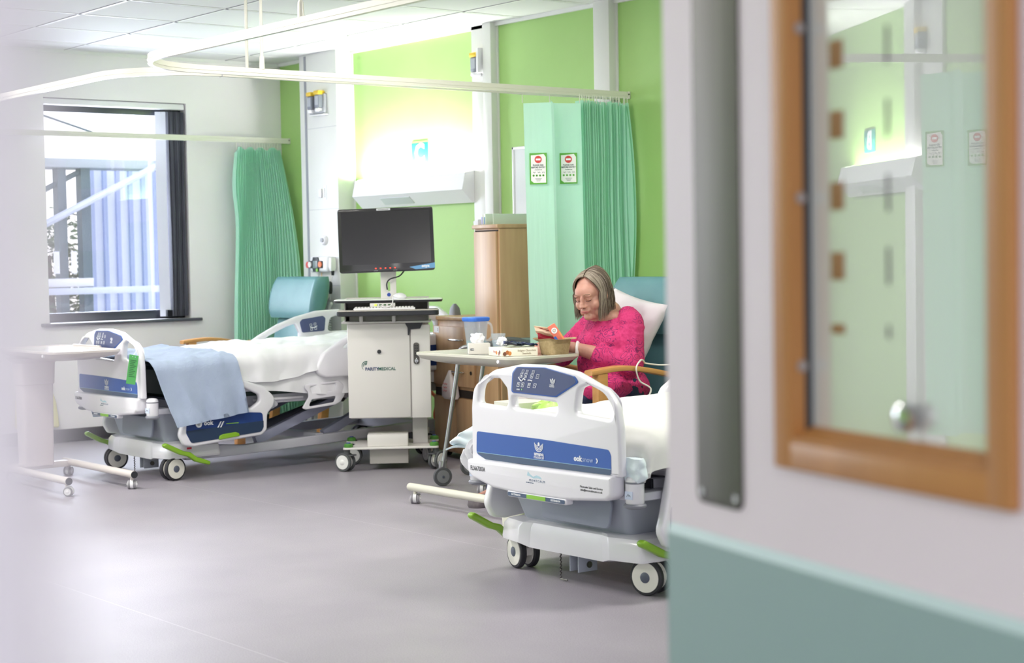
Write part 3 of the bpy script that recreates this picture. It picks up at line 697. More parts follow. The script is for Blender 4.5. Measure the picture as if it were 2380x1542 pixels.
    fbp = bpy.data.objects.new('footboard', None)
    def hole(p, r): return rpoly(p, r, 5)
    outer = rpoly([(-.398, .415), (-.397, .62), (-.385, .70), (-.26, .765), (-.1, .792), (.06, .794), (.2, .777), (.36, .722), (.405, .67), (.42, .60), (.424, .43)], [.01, .1, .09, .1, .1, .1, .1, .1, .08, .1, .01], 4)
    hl = hole([(-.352, .638), (-.19, .632), (-.178, .65), (-.183, .70), (-.225, .735), (-.30, .735), (-.343, .70)], [.018, .02, .02, .02, .025, .04, .05])
    hc = hole([(-.15, .675), (-.148, .637), (-.13, .632), (.09, .626), (.10, .64), (.098, .664)], .012)
    hr = hole([(.195, .633), (.375, .622), (.392, .64), (.385, .685), (.34, .715), (.26, .735), (.212, .72)], [.02, .03, .03, .04, .05, .02, .03])
    fo = ob('footboard', plate(outer, [hl, hc, hr], .036, .012, front(0, y0, z0), 3), W_BED, t, ang=50)
    low = rpoly([(-.404, .430), (.402, .434), (.398, .366), (.37, .348), (.15, .328), (-.1, .326), (-.25, .334), (-.37, .360), (-.402, .382)], [.014, .014, .02, .03, .1, .1, .1, .03, .02], 4)
    ob('lower_shell', plate(low, (), .07, .014, front(0, y0-.004, z0), 3), W_BED, fo, ang=50)
    pass
    yb = y0-.0185
    band = rpoly([(-.366, .45), (-.362, .533), (.0, .531), (.37, .521), (.38, .50), (.38, .436), (.1, .434), (-.31, .432)], [.02, .012, 0, .022, .01, .014, 0, .03])
    band2 = rpoly([(-.366, .455), (.38, .455), (.38, .436), (.1, .434), (-.31, .432)], [.004, .004, .014, 0, .03])
    mb = MB(); mb.put(plate(band, (), .0016, 0, front(0, yb, z0)), BLUE); mb.put(plate(band2, (), .0008, 0, front(0, yb-.0012, z0)), NAVY); mb.put(box(-.366, .38, yb-.0019, yb-.001, z0+.455, z0+.4565), mat('stripe', (150, 190, 210), .4)); mb.build('label_band', fo, label='blue printed label band')
    yl = yb-.0022; mb = MB(); seat_logo(mb, .0, yl, z0+.505, .0195, WHT)
    mb.put(text('umano', .019, bold=.0005), WHT, front(.0, yl, z0+.477)); mb.put(text('medical', .0185), WHT, front(.0, yl, z0+.4655))
    mb.put(text('ook', .026, 'LEFT', bold=.0011), WHT, front(.19, yl, z0+.478)); mb.put(text('snow', .026, 'LEFT'), mat('print_pale', (170, 190, 226), .5), front(.234, yl, z0+.478)); mb.put(text('›', .034, 'LEFT', bold=.001), WHT, front(.305, yl, z0+.481)); mb.build('band_print', fo)
    # lower print
    yk = y0-.0395; mb = MB()
    mb.put(text(reg, .0205, 'LEFT', bold=.0001), BLK, front(-.378, yk, z0+.397) @ Matrix.Diagonal((.84, 1.15, 1, 1)))
    mb.build('registration_number', fo); mb = MB()
    mb.put(text('M O N T C A L M', .0115), mat('print_slate', (96, 118, 146), .5), front(.01, yk, z0+.383))
    mb.put(text('tel: sales and care', .006), mat('print_slate', (96, 118, 146), .5), front(-.03, yk, z0+.3745))
    mb.put(plate([(-.045, .399), (-.04, .414), (-.028, .404), (-.01, .397), (.008, .404), (.03, .399), (.037, .392), (.01, .394), (-.01, .391), (-.03, .397)], (), .0004, 0, front(0, yk, z0)), mat('print_sky', (176, 208, 220), .5))
    mb.build('maker_logo', fo)
    if reg.endswith('3A'):
        mb = MB(); mb.put(text('Montcalm Sales and Service', .0105), BLK, front(.30, yk, z0+.387)); mb.put(text('info@montcalmcare.co.uk', .0105), BLK, front(.30, yk, z0+.376)); mb.build('service_text', fo)
    # control keypad
    kp = rpoly([(-.152, .688), (-.143, .76), (-.118, .783), (.04, .786), (.20, .762), (.222, .742), (.10, .684)], [.012, .02, .03, .1, .012, .014, .02])
    kpi = [(x*.955+.001, (z-.735)*.93+.736) for x, z in kp]
    M_ = front(0, y0-.0185, z0)
    mb = MB(); mb.put(plate(kp, (), .005, .001, M_), BLUE); mb.put(plate(kpi, (), .0045, 0, M_ @ T((0, 0, .0008))), PANEL); mb.build('keypad', fo, label='navy control keypad')
    mb = MB(); yq = y0-.0228
    def ring(x, z, w, h, k=.25):
        P = [(-w, -h), (w, -h), (w, h), (-w, h)]; P = [(a+z_*k*1.6, z_) for a, z_ in P]; Q = [(a*.82, z_*.82) for a, z_ in P]
        mb.put(plate(P, [Q], .0004, 0, front(x, yq, z0+z)), WHT)
    def tri(x, z, s): mb.put(plate([(-.0035, -s*.004), (.0035, -s*.004), (0, s*.004)], (), .0004, 0, front(x, yq, z0+z)), WHT)
    for x in (-.078, -.055, -.02): ring(x, .768, .0065, .0052); mb.put(sph((x, yq, z0+.768), .0014, 8, 6), WHT)
    for x in (-.088, -.064, -.029, .003): ring(x, .753, .0075, .008)
    for x in (-.106, -.082, -.046, -.014): ring(x, .719, .0075, .008)
    for x in (-.088, -.064, -.029): tri(x, .753, 1)
    for x in (-.106, -.082, -.046): tri(x, .719, -1)
    mb.put(tube([(.0, yq, z0+.750), (.007, yq, z0+.756)], .0008, 4), WHT); mb.put(tube([(-.018, yq, z0+.722), (-.010, yq, z0+.716)], .0008, 4), WHT)
    mb.put(tube(catmull([(-.103, yq, z0+.743), (-.096, yq, z0+.737), (-.087, yq, z0+.733), (-.076, yq, z0+.741), (-.066, yq, z0+.737)]), .0022, 5), WHT)
    mb.put(tube([(-.052, yq, z0+.737), (-.042, yq, z0+.738), (-.028, yq, z0+.7355)], .0018, 5), WHT)
    mb.put(sph((-.104, yq, z0+.744), (.003, .0005, .003), 8, 6), WHT)
    for k in range(3): mb.put(box(-.116+k*.006, -.112+k*.006, yq-.0002, yq, z0+.699, z0+.704), WHT)
    mb.put(sph((-.088, yq, z0+.702), (.003, .0005, .003), 8, 6), mat('led_green', (150, 220, 130), .4))
    mb.build('keypad_symbols', fo); mb = MB(); seat_logo(mb, .085, yq, z0+.742, .011, WHT); mb.put(text('umano', .009), WHT, front(.08, yq, z0+.727)); mb.put(text('medical', .0088), WHT, front(.08, yq, z0+.721)); mb.build('keypad_logo', fo)
    # extension handle strip
    mb = MB(); mb.put(plate(rpoly([(-.165, .312), (.165, .312), (.165, .335), (-.165, .335)], .01), (), .035, .006, front(0, y0-.02, z0)), W_BED); mb.put(plate(rpoly([(-.158, .316), (.158, .316), (.158, .330), (-.158, .330)], .005), (), .002, 0, front(0, y0-.0385, z0)), NAVY)
    mb.put(box(-.05, .055, y0-.0402, y0-.039, z0+.316, z0+.330), mat('strip_green', (136, 190, 66), .5)); mb.put(text('EXTENSION', .0095, bold=.0002), WHT, front(-.11, y0-.04, z0+.323)); mb.put(text('EXTENSION', .0095, bold=.0002), WHT, front(.11, y0-.04, z0+.323)); mb.build('extension_handle', t)
    # corner bumpers
    for s in (-1, 1):
        h = bpy.data.objects.new('x', None); bpy.data.objects.remove(h)
        mb = MB(); M_ = T((s*.432, y0+.04, z0+.322)) @ Matrix.Diagonal((.85, .85, .68, 1))
        mb.put(lathe([(0, 0), (.032, .0), (.044, .008), (.046, .018), (.04, .026), (0, .026)], 24), mat('bumper_grey', (128, 130, 140), .5), M_)
        mb.put(lathe([(.036, .026), (.038, .03), (.038, .128), (.036, .130), (.038, .132), (.038, .142), (.034, .155), (.024, .163), (0, .166)], 24), W_BED, M_)
        mb.put(lathe([(.0385, .126), (.0388, .128), (.0388, .134), (.0385, .136)], 24), mat('bumper_grey', (128, 130, 140), .5), M_)
        mb.put(box(-.02, .016, -.0392, -.036, .05, .09), mat('tagp', (206, 216, 238), .5), M_ @ rot('Z', 10)); mb.put(tube([(-.012+i*.004, -.0398, .07+.01*((i*37) % 5-2)/3) for i in range(6)], .0008, 4), BLK, M_ @ rot('Z', 10))
        mb.build('corner_bumper', t)
        ob('bumper_bracket', box(s*.43-.02-.05*(s > 0), s*.43+.02+.05*(s < 0), y0+.03, y0+.2, z0+.345, z0+.375, .006), FRAME, t)
    # side rails
    for s in (-1, 1):
        # head half
        hp = rpoly([(.0, .55), (.01, .505), (.06, .485), (.85, .485), (.9, .51), (.92, .6), (.9, .76), (.85, .82), (.74, .838), (.58, .832), (.43, .80), (.3, .757), (.17, .695), (.05, .625)], [.05, .04, .04, .05, .05, .06, .06, .06, .1, .1, .1, .1, .1, .05], 4)
        h1 = rpoly([(.16, .645), (.24, .69), (.36, .74), (.425, .757), (.455, .70), (.45, .65)], .02); h2 = rpoly([(.655, .70), (.68, .785), (.74, .80), (.82, .78), (.845, .70)], .025)
        ho = ob('head_side_rail', plate(hp, [h1, h2], .04, .013, side(s*.47, .82, dz), 2), W_BED, t, ang=55)
        ob('rail_keypad', plate(rpoly([(.468, .70), (.452, .765), (.47, .783), (.62, .80), (.64, .785), (.63, .705)], .014), (), .008, .002, side(s*.47-s*.02, .82, dz)), PANEL, ho, label='navy rail keypad')
        ob('rail_label', plate(rpoly([(.60, .515), (.86, .515), (.87, .64), (.60, .63)], .015), (), .004, .001, side(s*.47+s*.021, .82, dz)), mat('label_deep', (30, 58, 120), .35), ho)
        mb = MB()
        for (a, c_) in ((.53, .745), (.56, .75), (.535, .718), (.565, .722)):
            P = [(a-.008, c_-.008), (a+.008, c_-.007), (a+.008, c_+.008), (a-.008, c_+.007)]; mb.put(plate(P, [[((p[0]-a)*.75+a, (p[1]-c_)*.75+c_) for p in P]], .0006, 0, side(s*.47-s*.0245, .82, dz)), WHT)
        mb.put(tube([(s*.4455, .82+.525, dz+.732), (s*.4455, .82+.55, dz+.728), (s*.4455, .82+.575, dz+.738)], .003, 5), WHT); mb.build('rail_keypad_print', ho)
        # foot half, lowered
        yo = -.045+(.02 if dz else 0)
        fp = rpoly([(.0, .30), (-.02, .24), (.01, .185), (.07, .175), (.48, .205), (.515, .23), (.52, .32), (.56, .36), (.57, .41), (.50, .475), (.36, .52), (.10, .52), (.04, .46)], [.03, .05, .03, .03, .03, .03, .04, .04, .06, .06, .1, .06, .06], 4)
        fh = rpoly([(.08, .355), (.42, .36), (.475, .395), (.47, .43), (.36, .48), (.13, .48), (.09, .45)], .03)
        fr = ob('foot_side_rail', plate(fp, [fh], .038, .012, side(s*.475, yo, dz*.5), 2), W_BED, t, ang=55)
        xs = s*.475+s*.0205
        mb = MB(); mb.put(plate(rpoly([(.025, .325), (.02, .25), (.05, .195), (.475, .225), (.49, .25), (.485, .33), (.3, .345), (.1, .335)], .02), (), .003, 0, side(xs, yo, dz*.5)), mat('label_deep', (30, 58, 120), .35))
        mb.put(plate(rpoly([(.02, .262), (.05, .195), (.475, .225), (.49, .25), (.49, .285)], [.002, .02, .02, .01, .002]), (), .003, 0, side(xs+s*.0012, yo, dz*.5)), mat('label_ink', (38, 56, 84), .35)); mb.build('rail_band', fr)
        if s > 0:
            mb = MB(); mb.put(text('ook', .034, 'LEFT', bold=.0012), WHT, side(xs+.0035, yo+.125, .297+dz*.5)); mb.put(lathe([(.019, 0), (.019, .001), (.010, .001), (.010, 0)], 20), WHT, side(xs+.003, yo+.095, .295+dz*.5))
            for k in range(2): mb.put(plate([(.205+k*.016, .268), (.213+k*.016, .268), (.232+k*.016, .30), (.224+k*.016, .30)], (), .001, 0, side(xs+.003, yo, dz*.5)), WHT)
            mb.put(box(xs+.002, xs+.0035, yo+.26, yo+.335, .283+dz*.5, .287+dz*.5), mat('strip_green', (136, 190, 66), .5)); mb.build('rail_print', fr)
        ob('release_grip', plate(rpoly([(.21, .20), (.34, .212), (.335, .228), (.315, .236), (.235, .23), (.215, .222)], .008), (), .02, .004, side(xs-s*.002, yo, dz*.5)), GREEN_PED, fr, label='green release grip')
        # rail hinge and line holder
        mb = MB(); mb.put(box(s*.40-.01, s*.46, .50, .56, .33+dz, .39+dz, .01), GREY_PL); mb.put(cyl((s*.43, .58, .345+dz), (s*.43, .54, .39+dz), .018), FRAME); mb.build('rail_hinge', t)
        lh = rpoly([(.76, .45), (.98, .462), (1.01, .44), (1.02, .38), (.99, .34), (.955, .325), (.76, .31), (.735, .318), (.78, .38), (.775, .41), (.755, .43)], .02)
        l1 = rpoly([(.785, .44), (.965, .45), (.955, .41), (.80, .40)], .012); l2 = rpoly([(.775, .325), (.945, .34), (.965, .375), (.80, .365)], .012)
        ob('line_holder', plate(lh, [l1, l2], .012, .004, side(s*.455, 0, dz)), W_BED, t)
    # headboard
    ob('headboard', plate(rpoly([(-.43, .42), (-.43, .8), (-.3, .86), (.3, .86), (.43, .8), (.43, .42)], .08), [rpoly([(-.34, .70), (-.3, .80), (-.12, .80), (-.12, .70)], .03), rpoly([(.12, .70), (.12, .80), (.3, .80), (.34, .70)], .03)], .035, .012, front(0, 1.79, dz), 2), W_BED, t, ang=55)
    ob('head_post', loft([(.70+dz, .03, .03, .012), (.80+dz, .03, .03, .012), (.802+dz, .03, .03, .012), (.85+dz, .024, .024, .012), (.875+dz, .008, .008, .006)]), mat('bumper_grey', (128, 130, 140), .5), t, M=T((.47, 1.80, 0)), label='grey domed corner post')
    return t
B1 = (-8.611, 4.25, 0); B1A = -.012
bed1 = bed('hospital_bed', 'white hospital bed by the window with a green card tag on its footboard', B1, B1A, .025, 'FL3667080A', .206, ((-.352, -12, 0, .02, .045), (.352, 8, 0, .02, .045)))
B2 = (-4.602, 3.97, 0)
bed2 = bed('hospital_bed', 'white hospital bed nearest the open door, navy keypad facing us', B2, 0, 0, 'FL3667283A', .165, ((-.352, 78, .02, 0, .056), (.352, 106, .02, 0, .056)))

# ---------------------------------------------------------------- bedding
def place(o, loc, a): o.location = loc; o.rotation_euler = (0, 0, a); return o
GRN_M = mat('mattress_green', (20, 48, 40), .5)
for loc, a, dz, lab in ((B1, B1A, .02, 'dark green mattress under the white bedding by the window'), (B2, 0, 0, 'mattress in a white cover on the bed nearest the door')):
    b = loft([(.41+dz, .40, .83, .05, 0, .89), (.43+dz, .42, .85, .06, 0, .89), (.56+dz, .42, .85, .06, 0, .89), (.58+dz, .40, .83, .05, 0, .89)])
    place(tag(ob('mattress', b, GRN_M if dz else LINEN), lab, 'mattress', 'mattresses'), loc, a)
def drape(y0, y1, top, hw, drop, nu=60, nv=50, th=.006, amp=.01, seed=0, foot=0, edge=None, wid=None, wr=(7, 5), ybow=0, skew=(0, 0), flare=0):
    """cloth across the bed: u across from -x side to +x side, v along the bed; drop(v, side) = hem height"""
    def f(u, v):
        s = -1 if u < .5 else 1; q = abs(u-.5)*2; dn = 0
        if foot:
            Lv = y1-y0+foot; dv_ = v*Lv; y = y0-.02*max(0, (foot-dv_)/foot) if dv_ < foot else y0+dv_-foot; dn = max(0, foot-dv_)*(1 if True else 0); v = max(0, (dv_-foot)/(y1-y0))
            if abs(dv_-foot) < .04: y += .008*(1-abs(dv_-foot)/.04); dn += .012*(1-abs(dv_-foot)/.04)
        else: y = y0+(y1-y0)*v
        zt = top(v); W = hw(v) if callable(hw) else hw; zd = drop(v, s)
        Lt, Ld = W, max(.02, zt-zd); L = Lt+Ld; d = q*L
        if d < Lt-.04: x = s*d; z = zt-.012*(d/Lt)**4
        elif d < Lt+.04:
            k = (d-Lt+.04)/.08*math.pi/2; x = s*(Lt-.04+.05*math.sin(k)); z = zt-.012-.05*(1-math.cos(k))
        else: x = s*(Lt+.01+.03*(d-Lt-.04)); z = zt-.062-(d-Lt-.04)*(Ld-.062)/max(.02, Ld-.04)
        n1 = fb((x*wr[0], y*wr[1], z*3+seed), 1, 4); n2 = fb((x*2+5, y*2.4, z*2+seed), 1, 2)
        rid = (1-abs(fb((x*3.1+seed, y*7+x*5, z*4), 1, 2)))**3
        side_ = min(1, max(0, (q*L-Lt)/Ld)) if Ld > .03 else 0
        x += s*(amp*1.3*n1+amp*.8*rid)*side_+s*side_*.012*math.sin(y*34+seed+2*z)*min(1, Ld*4)
        z += amp*(n1*.7+n2+rid*.5)*(1-side_)
        if dn: z -= dn*(1-.85*side_)
        x += s*flare*side_; y += side_*(skew[0]*(1-v)+skew[1]*v)
        return Vector((x, y+(ybow*side_*(v-.5) if ybow else 0)+.01*n2*side_, z))
    b = solid(grid(nu, nv, f), -th)
    for v in b.verts: v.co.x = max(-.545, min(.545, v.co.x))
    return b
# window bed
z_ = .025
b = drape(.16, 1.70, lambda v: .592+z_, .435, lambda v, s: .418+z_+.02*math.sin(v*9)-.02*v, 70, 90, .004, .014, 3)
place(tag(ob('fitted_sheet', b, LINEN), 'crumpled white sheet hanging under the cover of the window bed', 'sheet'), B1, B1A)
def dtop(v): return .610+z_+.055*math.sin(min(1, v*1.2)*math.pi/2)+.012*math.sin(v*7)
b = drape(.22, 1.66, dtop, .43, lambda v, s: (.475+z_+.15*max(0, v-.15)+.012*math.sin(v*17)), 80, 100, .022, .019, 9, wr=(6, 5))
place(tag(ob('white_cover', b, LINEN), 'thick white bed cover spread over the window bed', 'cover'), B1, B1A)
b = drape(-.185, .30, lambda v: .632+z_+.030*v, lambda v: .475+.025*v, lambda v, s: (.30+.055*v if s > 0 else .29), 80, 50, .006, .013, 21, wr=(9, 8), skew=(.11, .05), flare=.03)
BLK_B = noisy('blanket_blue', (168, 181, 204), (158, 171, 196), 6, .95, bump=.25, bscale=90)
place(tag(ob('folded_blanket', b, BLK_B), 'pale blue blanket folded across the foot of the window bed', 'blanket'), B1, B1A)
# near bed
def t2(v): return .575+.018*math.sin(v*3)+.012*v
b = drape(-.085, 1.70, t2, .455, lambda v, s: .425+.03*math.sin(v*11+s), 80, 120, .012, .014, 33, foot=.14, wr=(5, 5))
place(tag(ob('white_cover', b, noisy('cream_linen', (217, 217, 214), (210, 210, 208), 5, .85, bump=.1, bscale=12)), 'white bed cover rumpled over the bed nearest the door', 'cover'), B2, 0)
b = drape(.0, 1.6, lambda v: .555, .462, lambda v, s: .22+.06*math.sin(v*7) if s > 0 else .36, 60, 70, .004, .02, 41, wr=(4, 6))
place(tag(ob('hanging_sheet', b, LINEN), 'thin white sheet trailing down the door side of the nearest bed', 'sheet'), B2, 0)
PAD = noisy('pad_white', (226, 236, 240), (214, 228, 234), 8, .8, bump=.1, bscale=20)
b = loft([(.415+.08*k/12, .058*(.6+.4*math.sin(.25+2.6*k/12)), .026*(.5+.5*math.sin(.3+2.5*k/12)), .024, .434+.006*math.sin(k*.7), -.128) for k in range(13)], 6)
for v in b.verts: v.co += Vector((fb(v.co*16), fb(v.co*18+Vector((2, 2, 2))), fb(v.co*12)-.9*(v.co.x-.43)))*.012
place(tag(ob('bed_pad', b, PAD), 'white absorbent pad folded over the right corner of the nearest footboard', 'pad'), B2, 0)
b = grid(30, 24, lambda u, v: Vector((-.395-.185*u-.01*v, -.10+.012*math.sin(v*6+u*5)+.018*math.sin(u*8+v*9)*u-.03*u, .582-.105*u**1.2+(-.12+.08*u)*v+.008*math.sin(u*9))))
place(tag(ob('draped_pad', solid(b, -.006), PAD), 'pale creased cloth sticking out left of the nearest footboard', 'cloth'), B2, 0)
b = grid(24, 20, lambda u, v: Vector((-.40-.085*u*(1-.3*v)-.012*math.sin(v*4), -.15+.014*math.sin(u*16-v*3)-.02*math.sin(v*3), .50-.045*u-.075*v+.01*math.sin(u*6))))
place(tag(ob('hanging_cloth', solid(b, -.005), LINEN), 'white bunched sheet corner above the left bumper of the nearest bed', 'cloth'), B2, 0)
# green tag
t = thing('luggage_tag', 'green card tag tied to the window bed footboard', 'tag', B1, B1A)
M_ = T((.405, -.262, .615)) @ rot('Z', 42) @ FRONT @ rot('Z', -9)
ob('card', plate(rpoly([(-.026, -.078), (.026, -.078), (.026, .078), (-.026, .078)], .002), [[(.008+.003*math.cos(k), .068+.003*math.sin(k)) for k in (0, 1, 2, 3, 4, 5)]], .0012, 0, M_), mat('tag_green', (74, 152, 82), .6), t)
mb = MB()
for k in range(10): mb.put(box(-.017, .018-.006*(k % 3), -.0022, -.0016, .048-k*.0095, .051-k*.0095), mat('tag_ink', (46, 92, 60), .6), M_ @ FRONT.inverted())
mb.build('writing', t); ob('string', tube([(.408, -.26, .683), (.415, -.225, .735)], .0015, 5), W_PL, t)
# ---------------------------------------------------------------- computer cart
CT = thing('computer_cart', 'white mobile computer cart with a locked cabinet and a keyboard shelf', 'cart', (-7.71, 5.28, 0), R(53.9)-.0)
# local x = right along its front, -y = toward us; origin at front edge middle
D = .39; CW = mat('cart_white', (220, 217, 214), .4)
for x, y, a in ((-.245, .035, 60), (.25, .035, -38), (-.215, D-.03, 90), (.22, D-.03, 25)):
    M_ = T((x, y, 0)) @ rot('Z', a); mb = MB(); mb.put(box(-.014, .014, -.02, .03, .04, .095, .006), WHEEL_W); mb.put(cyl((0, 0, .085), (0, 0, .118), .018, n=20), TYRE); mb.put(cyl((0, 0, .118), (0, 0, .135), .014), STEEL)
    mb.put(box(-.022, .022, -.05, .0, .088, .094, .002), TYRE); mb.bm.transform(M_); h = mb.build('castor', CT)
    for s in (-1, 1):
        k = wheel_mb(.052, .015, mat('cart_wheel_face', (232, 232, 232), .4), mat('cart_wheel_face', (232, 232, 232), .4), TYRE, .74); k.bm.transform(M_ @ T((s*.022, .012, .052))); k.build('wheel', h)
outer = rpoly([(-.265, .0), (.265, .0), (.265, .04), (.225, .07), (.205, .2), (.225, D-.07), (.265, D-.04), (.265, D), (-.265, D), (-.265, D-.04), (-.225, D-.07), (-.2, .2), (-.225, .07), (-.265, .04)], [.02]*14)
ob('base_plate', plate(outer, (), .012, .003, T((0, 0, .128))), CW, CT)
for x, y in ((-.235, .03), (.24, .03), (-.235, D-.03), (.24, D-.03)):
    mb = MB(); mb.put(lathe([(.024, 0), (.026, .004), (.024, .016), (.015, .022), (0, .022)]), mat('bump_green', (78, 140, 56), .45), T((x, y, .134))); mb.put(lathe([(.013, .02), (.011, .026), (0, .027)]), mat('bump_blue', (56, 72, 140), .45), T((x, y, .134))); mb.build('corner_buffer', CT, label='green and blue corner buffer')
ob('battery_box', box(-.13, .095, .03, .21, .134, .20, .004), CW, CT); ob('power_box', box(-.12, .095, .06, .28, .035, .122, .003), mat('cart_grey', (190, 186, 182), .45), CT)
ob('column', box(.12, .205, .16, .24, .134, .32, .004), mat('column_grey', (186, 184, 184), .4), CT)
mb = MB(); mb.put(box(-.225, .228, .07, .33, .245, .735, .006), CW); mb.put(box(-.22, .22, .12, .33, .735, .80, .003), mat('cart_grey', (190, 186, 182), .45)); mb.build('cabinet', CT)
dr = ob('door', box(-.23, .115, .052, .07, .25, .755, .004), CW, CT); ob('lock', cyl((-.055, .052, .605), (-.055, .044, .605), .011), DK, dr)
mb = MB(); mb.put(text('PARITY', .0235, 'LEFT', bold=.0006), mat('parity_navy', (44, 64, 110), .5), front(-.135, .0505, .512)); mb.put(text('MEDICAL', .0235, 'LEFT', bold=.0004), mat('parity_green', (30, 96, 84), .5), front(-.0625, .0505, .512))
for k, r_ in enumerate((.026, .018, .011)):
    A = [R(75+i*12) for i in range(14-k*3)]; P = [(r_*math.cos(a), r_*math.sin(a)) for a in A]; Q = [((r_-.0055+i*.0003)*math.cos(a), (r_-.0055+i*.0003)*math.sin(a)) for i, a in enumerate(A)]
    mb.put(plate(P+Q[::-1], (), .0004, 0, front(-.128, .0508, .53)), mat('parity_green', (30, 96, 84), .5))
mb.build('lettering', dr)
sp_ = ob('side_panel', box(.12, .228, .058, .07, .245, .745, .004), CW, CT)
ob('handle_recess', plate(rpoly([(.09, .758), (.19, .758), (.175, .725), (.12, .722), (.113, .69), (.105, .69), (.105, .73)], .004), (), .004, 0, front(0, .05, 0)), DK, CT)
mb = MB(); mb.put(plate(rpoly([(-.016, -.058), (.016, -.058), (.016, .058), (-.016, .058)], .0155, 6), (), .012, .003, front(.151, .054, .592)), STEEL)
for i in range(5):
    for s in (-1, 1): mb.put(cyl((.151+s*.006, .049, .634-i*.0135), (.151+s*.006, .045, .634-i*.0135), .0038, n=10), DK)
mb.put(cyl((.151, .049, .553), (.151, .036, .553), .0095), CHROME); mb.put(box(.148, .154, .032, .04, .538, .568, .002), CHROME); mb.build('keypad_lock', sp_, label='chrome keypad lock')
for x in (-.18, .16): pass
mb = MB(); mb.put(box(-.26, .235, .03, .34, .757, .768, .003), CW); mb.put(box(-.245, .225, .33, .335, .76, .89), mat('cart_grey', (190, 186, 182), .45))
for x in (-.245, .218): mb.put(box(x, x+.006, .08, .335, .765, .885), mat('cart_grey', (190, 186, 182), .45))
for x in (-.15, .03): mb.put(box(x-.01, x+.01, .02, .05, .762, .80, .002), CW)
mb.build('shelf_frame', CT)
ob('keyboard_tray', loft([(.800, .275, .13, .03), (.804, .28, .135, .03), (.822, .28, .135, .03), (.826, .275, .13, .03)]), DK, CT, M=T((.0, .045, 0))); ob('tray_top', loft([(.8262, .276, .131, .03), (.829, .276, .131, .03)]), mat('tray_beige', (210, 204, 196), .5), CT, M=T((.0, .045, 0)))
ob('worktop', loft([(.868, .298, .16, .05), (.880, .303, .165, .05)]), DK, CT, M=T((.0, .18, 0))); ob('worktop_surface', loft([(.8802, .300, .162, .05), (.884, .298, .16, .05)]), mat('top_white', (228, 230, 228), .2), CT, M=T((.0, .18, 0)))
mb = MB(); mb.put(box(-.10, .04, .012, .03, .846, .866, .003), CW)
for k in range(4): mb.put(box(-.072+k*.024, -.058+k*.024, .0105, .012, .852, .860, .001), mat('port_green', (70, 110, 70), .5))
mb.put(box(-.075, -.062, .0095, .0115, .851, .861, .001), mat('led_lime', (190, 240, 60), .4, emis=(190, 240, 60), es=1.2)); mb.build('usb_hub', CT)
MC = .31
mb = MB(); mb.put(plate(rpoly([(-.052, .88), (.036, .88), (.036, 1.09), (-.052, 1.09)], .003), [rpoly([(-.012, .925), (.002, .925), (.002, .975), (-.012, .975)], .005)], .03, .002, front(.006, .26, 0)), CW); mb.put(box(-.04, .04, .235, .262, 1.08, 1.20, .004), CW)
mb.build('monitor_post', CT); ob('round_sticker', cyl((-.0, .2445, .905), (-.0, .243, .905), .0105, n=24), mat('sticker_blue', (40, 72, 160), .5), CT)
bpy.context.view_layer.update()
def lift(z): return z+.043+(z-.245)*.038 if z > .22 else z
for ch in CT.children_recursive:
    for v in ch.data.vertices: v.co.z = lift(v.co.z)
# screen, mouse, keyboard: things resting on or clamped to the cart
MN = thing('monitor', 'black widescreen monitor tilted on the computer cart', 'monitor', CT.location+Vector((0, 0, 1.055+.072)), CT.rotation_euler.z)
MM = T((-.008, .20, .155)) @ Matrix.Rotation(R(-1.3), 4, 'Y') @ rot('X', -4)
ob('bezel', plate(rpoly([(-.268, -.18), (.268, -.18), (.268, .18), (-.268, .18)], .018), (), .035, .004, MM @ FRONT), mat('bezel_black', (30, 30, 33), .22, coat=.4), MN)
ob('screen', box(-.248, .248, -.0182, -.0178, -.135, .162), mat('screen_off', (44, 44, 47), .16, spec=.6), MN, M=MM)
ob('back_shell', box(-.2, .2, .015, .05, -.13, .13, .015), DK, MN, M=MM)
mb = MB()
for k in range(5): mb.put(box(-.068+k*.027, -.060+k*.027, -.019, -.018, -.162, -.156, .001), mat('led_red', (236, 70, 50), .4, emis=(236, 60, 40), es=1.5), MM)
for k in (0, 4): mb.put(box(-.075+k*.027, -.053+k*.027, -.019, -.018, -.173, -.1715), mat('bezel_print', (180, 180, 184), .5), MM)
mb.build('buttons', MN)
mb = MB(); mb.put(plate([(.125, -.158), (.268, -.138), (.268, -.168), (.16, -.172)], (), .001, 0, MM @ T((0, -.0185, 0)) @ FRONT), mat('onyx_blue', (104, 158, 206), .4)); mb.put(text('onyx', .022, bold=.0008), WHT, MM @ T((.215, -.0195, -.155)) @ FRONT); mb.build('brand_corner', MN)
mb = MB(); mb.put(box(-.048, .03, -.0195, -.018, .166, .177), WHT, MM); mb.put(box(-.04, .02, -.02, -.0195, .170, .1725), BLK, MM); mb.build('name_sticker', MN)
ob('cable', tube(catmull([(.09, .2, -.02), (.06, .21, -.05), (.01, .215, -.065), (-.01, .22, -.09), (-.008, .225, -.125)]), .004, 6), DK, MN)
o = ob('mouse', loft([(0, .026, .042, .025), (.01, .031, .048, .03), (.022, .026, .042, .025), (.031, .015, .026, .014), (.034, .006, .012, .005)], n=6), W_PL); o.location = CT.matrix_basis @ Vector((.065, .085, lift(.8842))); o.rotation_euler.z = CT.rotation_euler.z+.5; tag(o, 'white computer mouse on the cart worktop beside the monitor post', 'mouse')
mb = MB(); o = ob('mouse_cable', tube(catmull([(.06, .05, .889), (.03, .03, .899), (.028, .006, .88), (.02, .0, .855), (-.015, .0, .842), (-.04, .008, .852)]), .003, 6), W_PL); o.location = CT.location+Vector((0, 0, .067)); o.rotation_euler = CT.rotation_euler; tag(o, 'white mouse cable looping down over the cart worktop edge', 'cable')
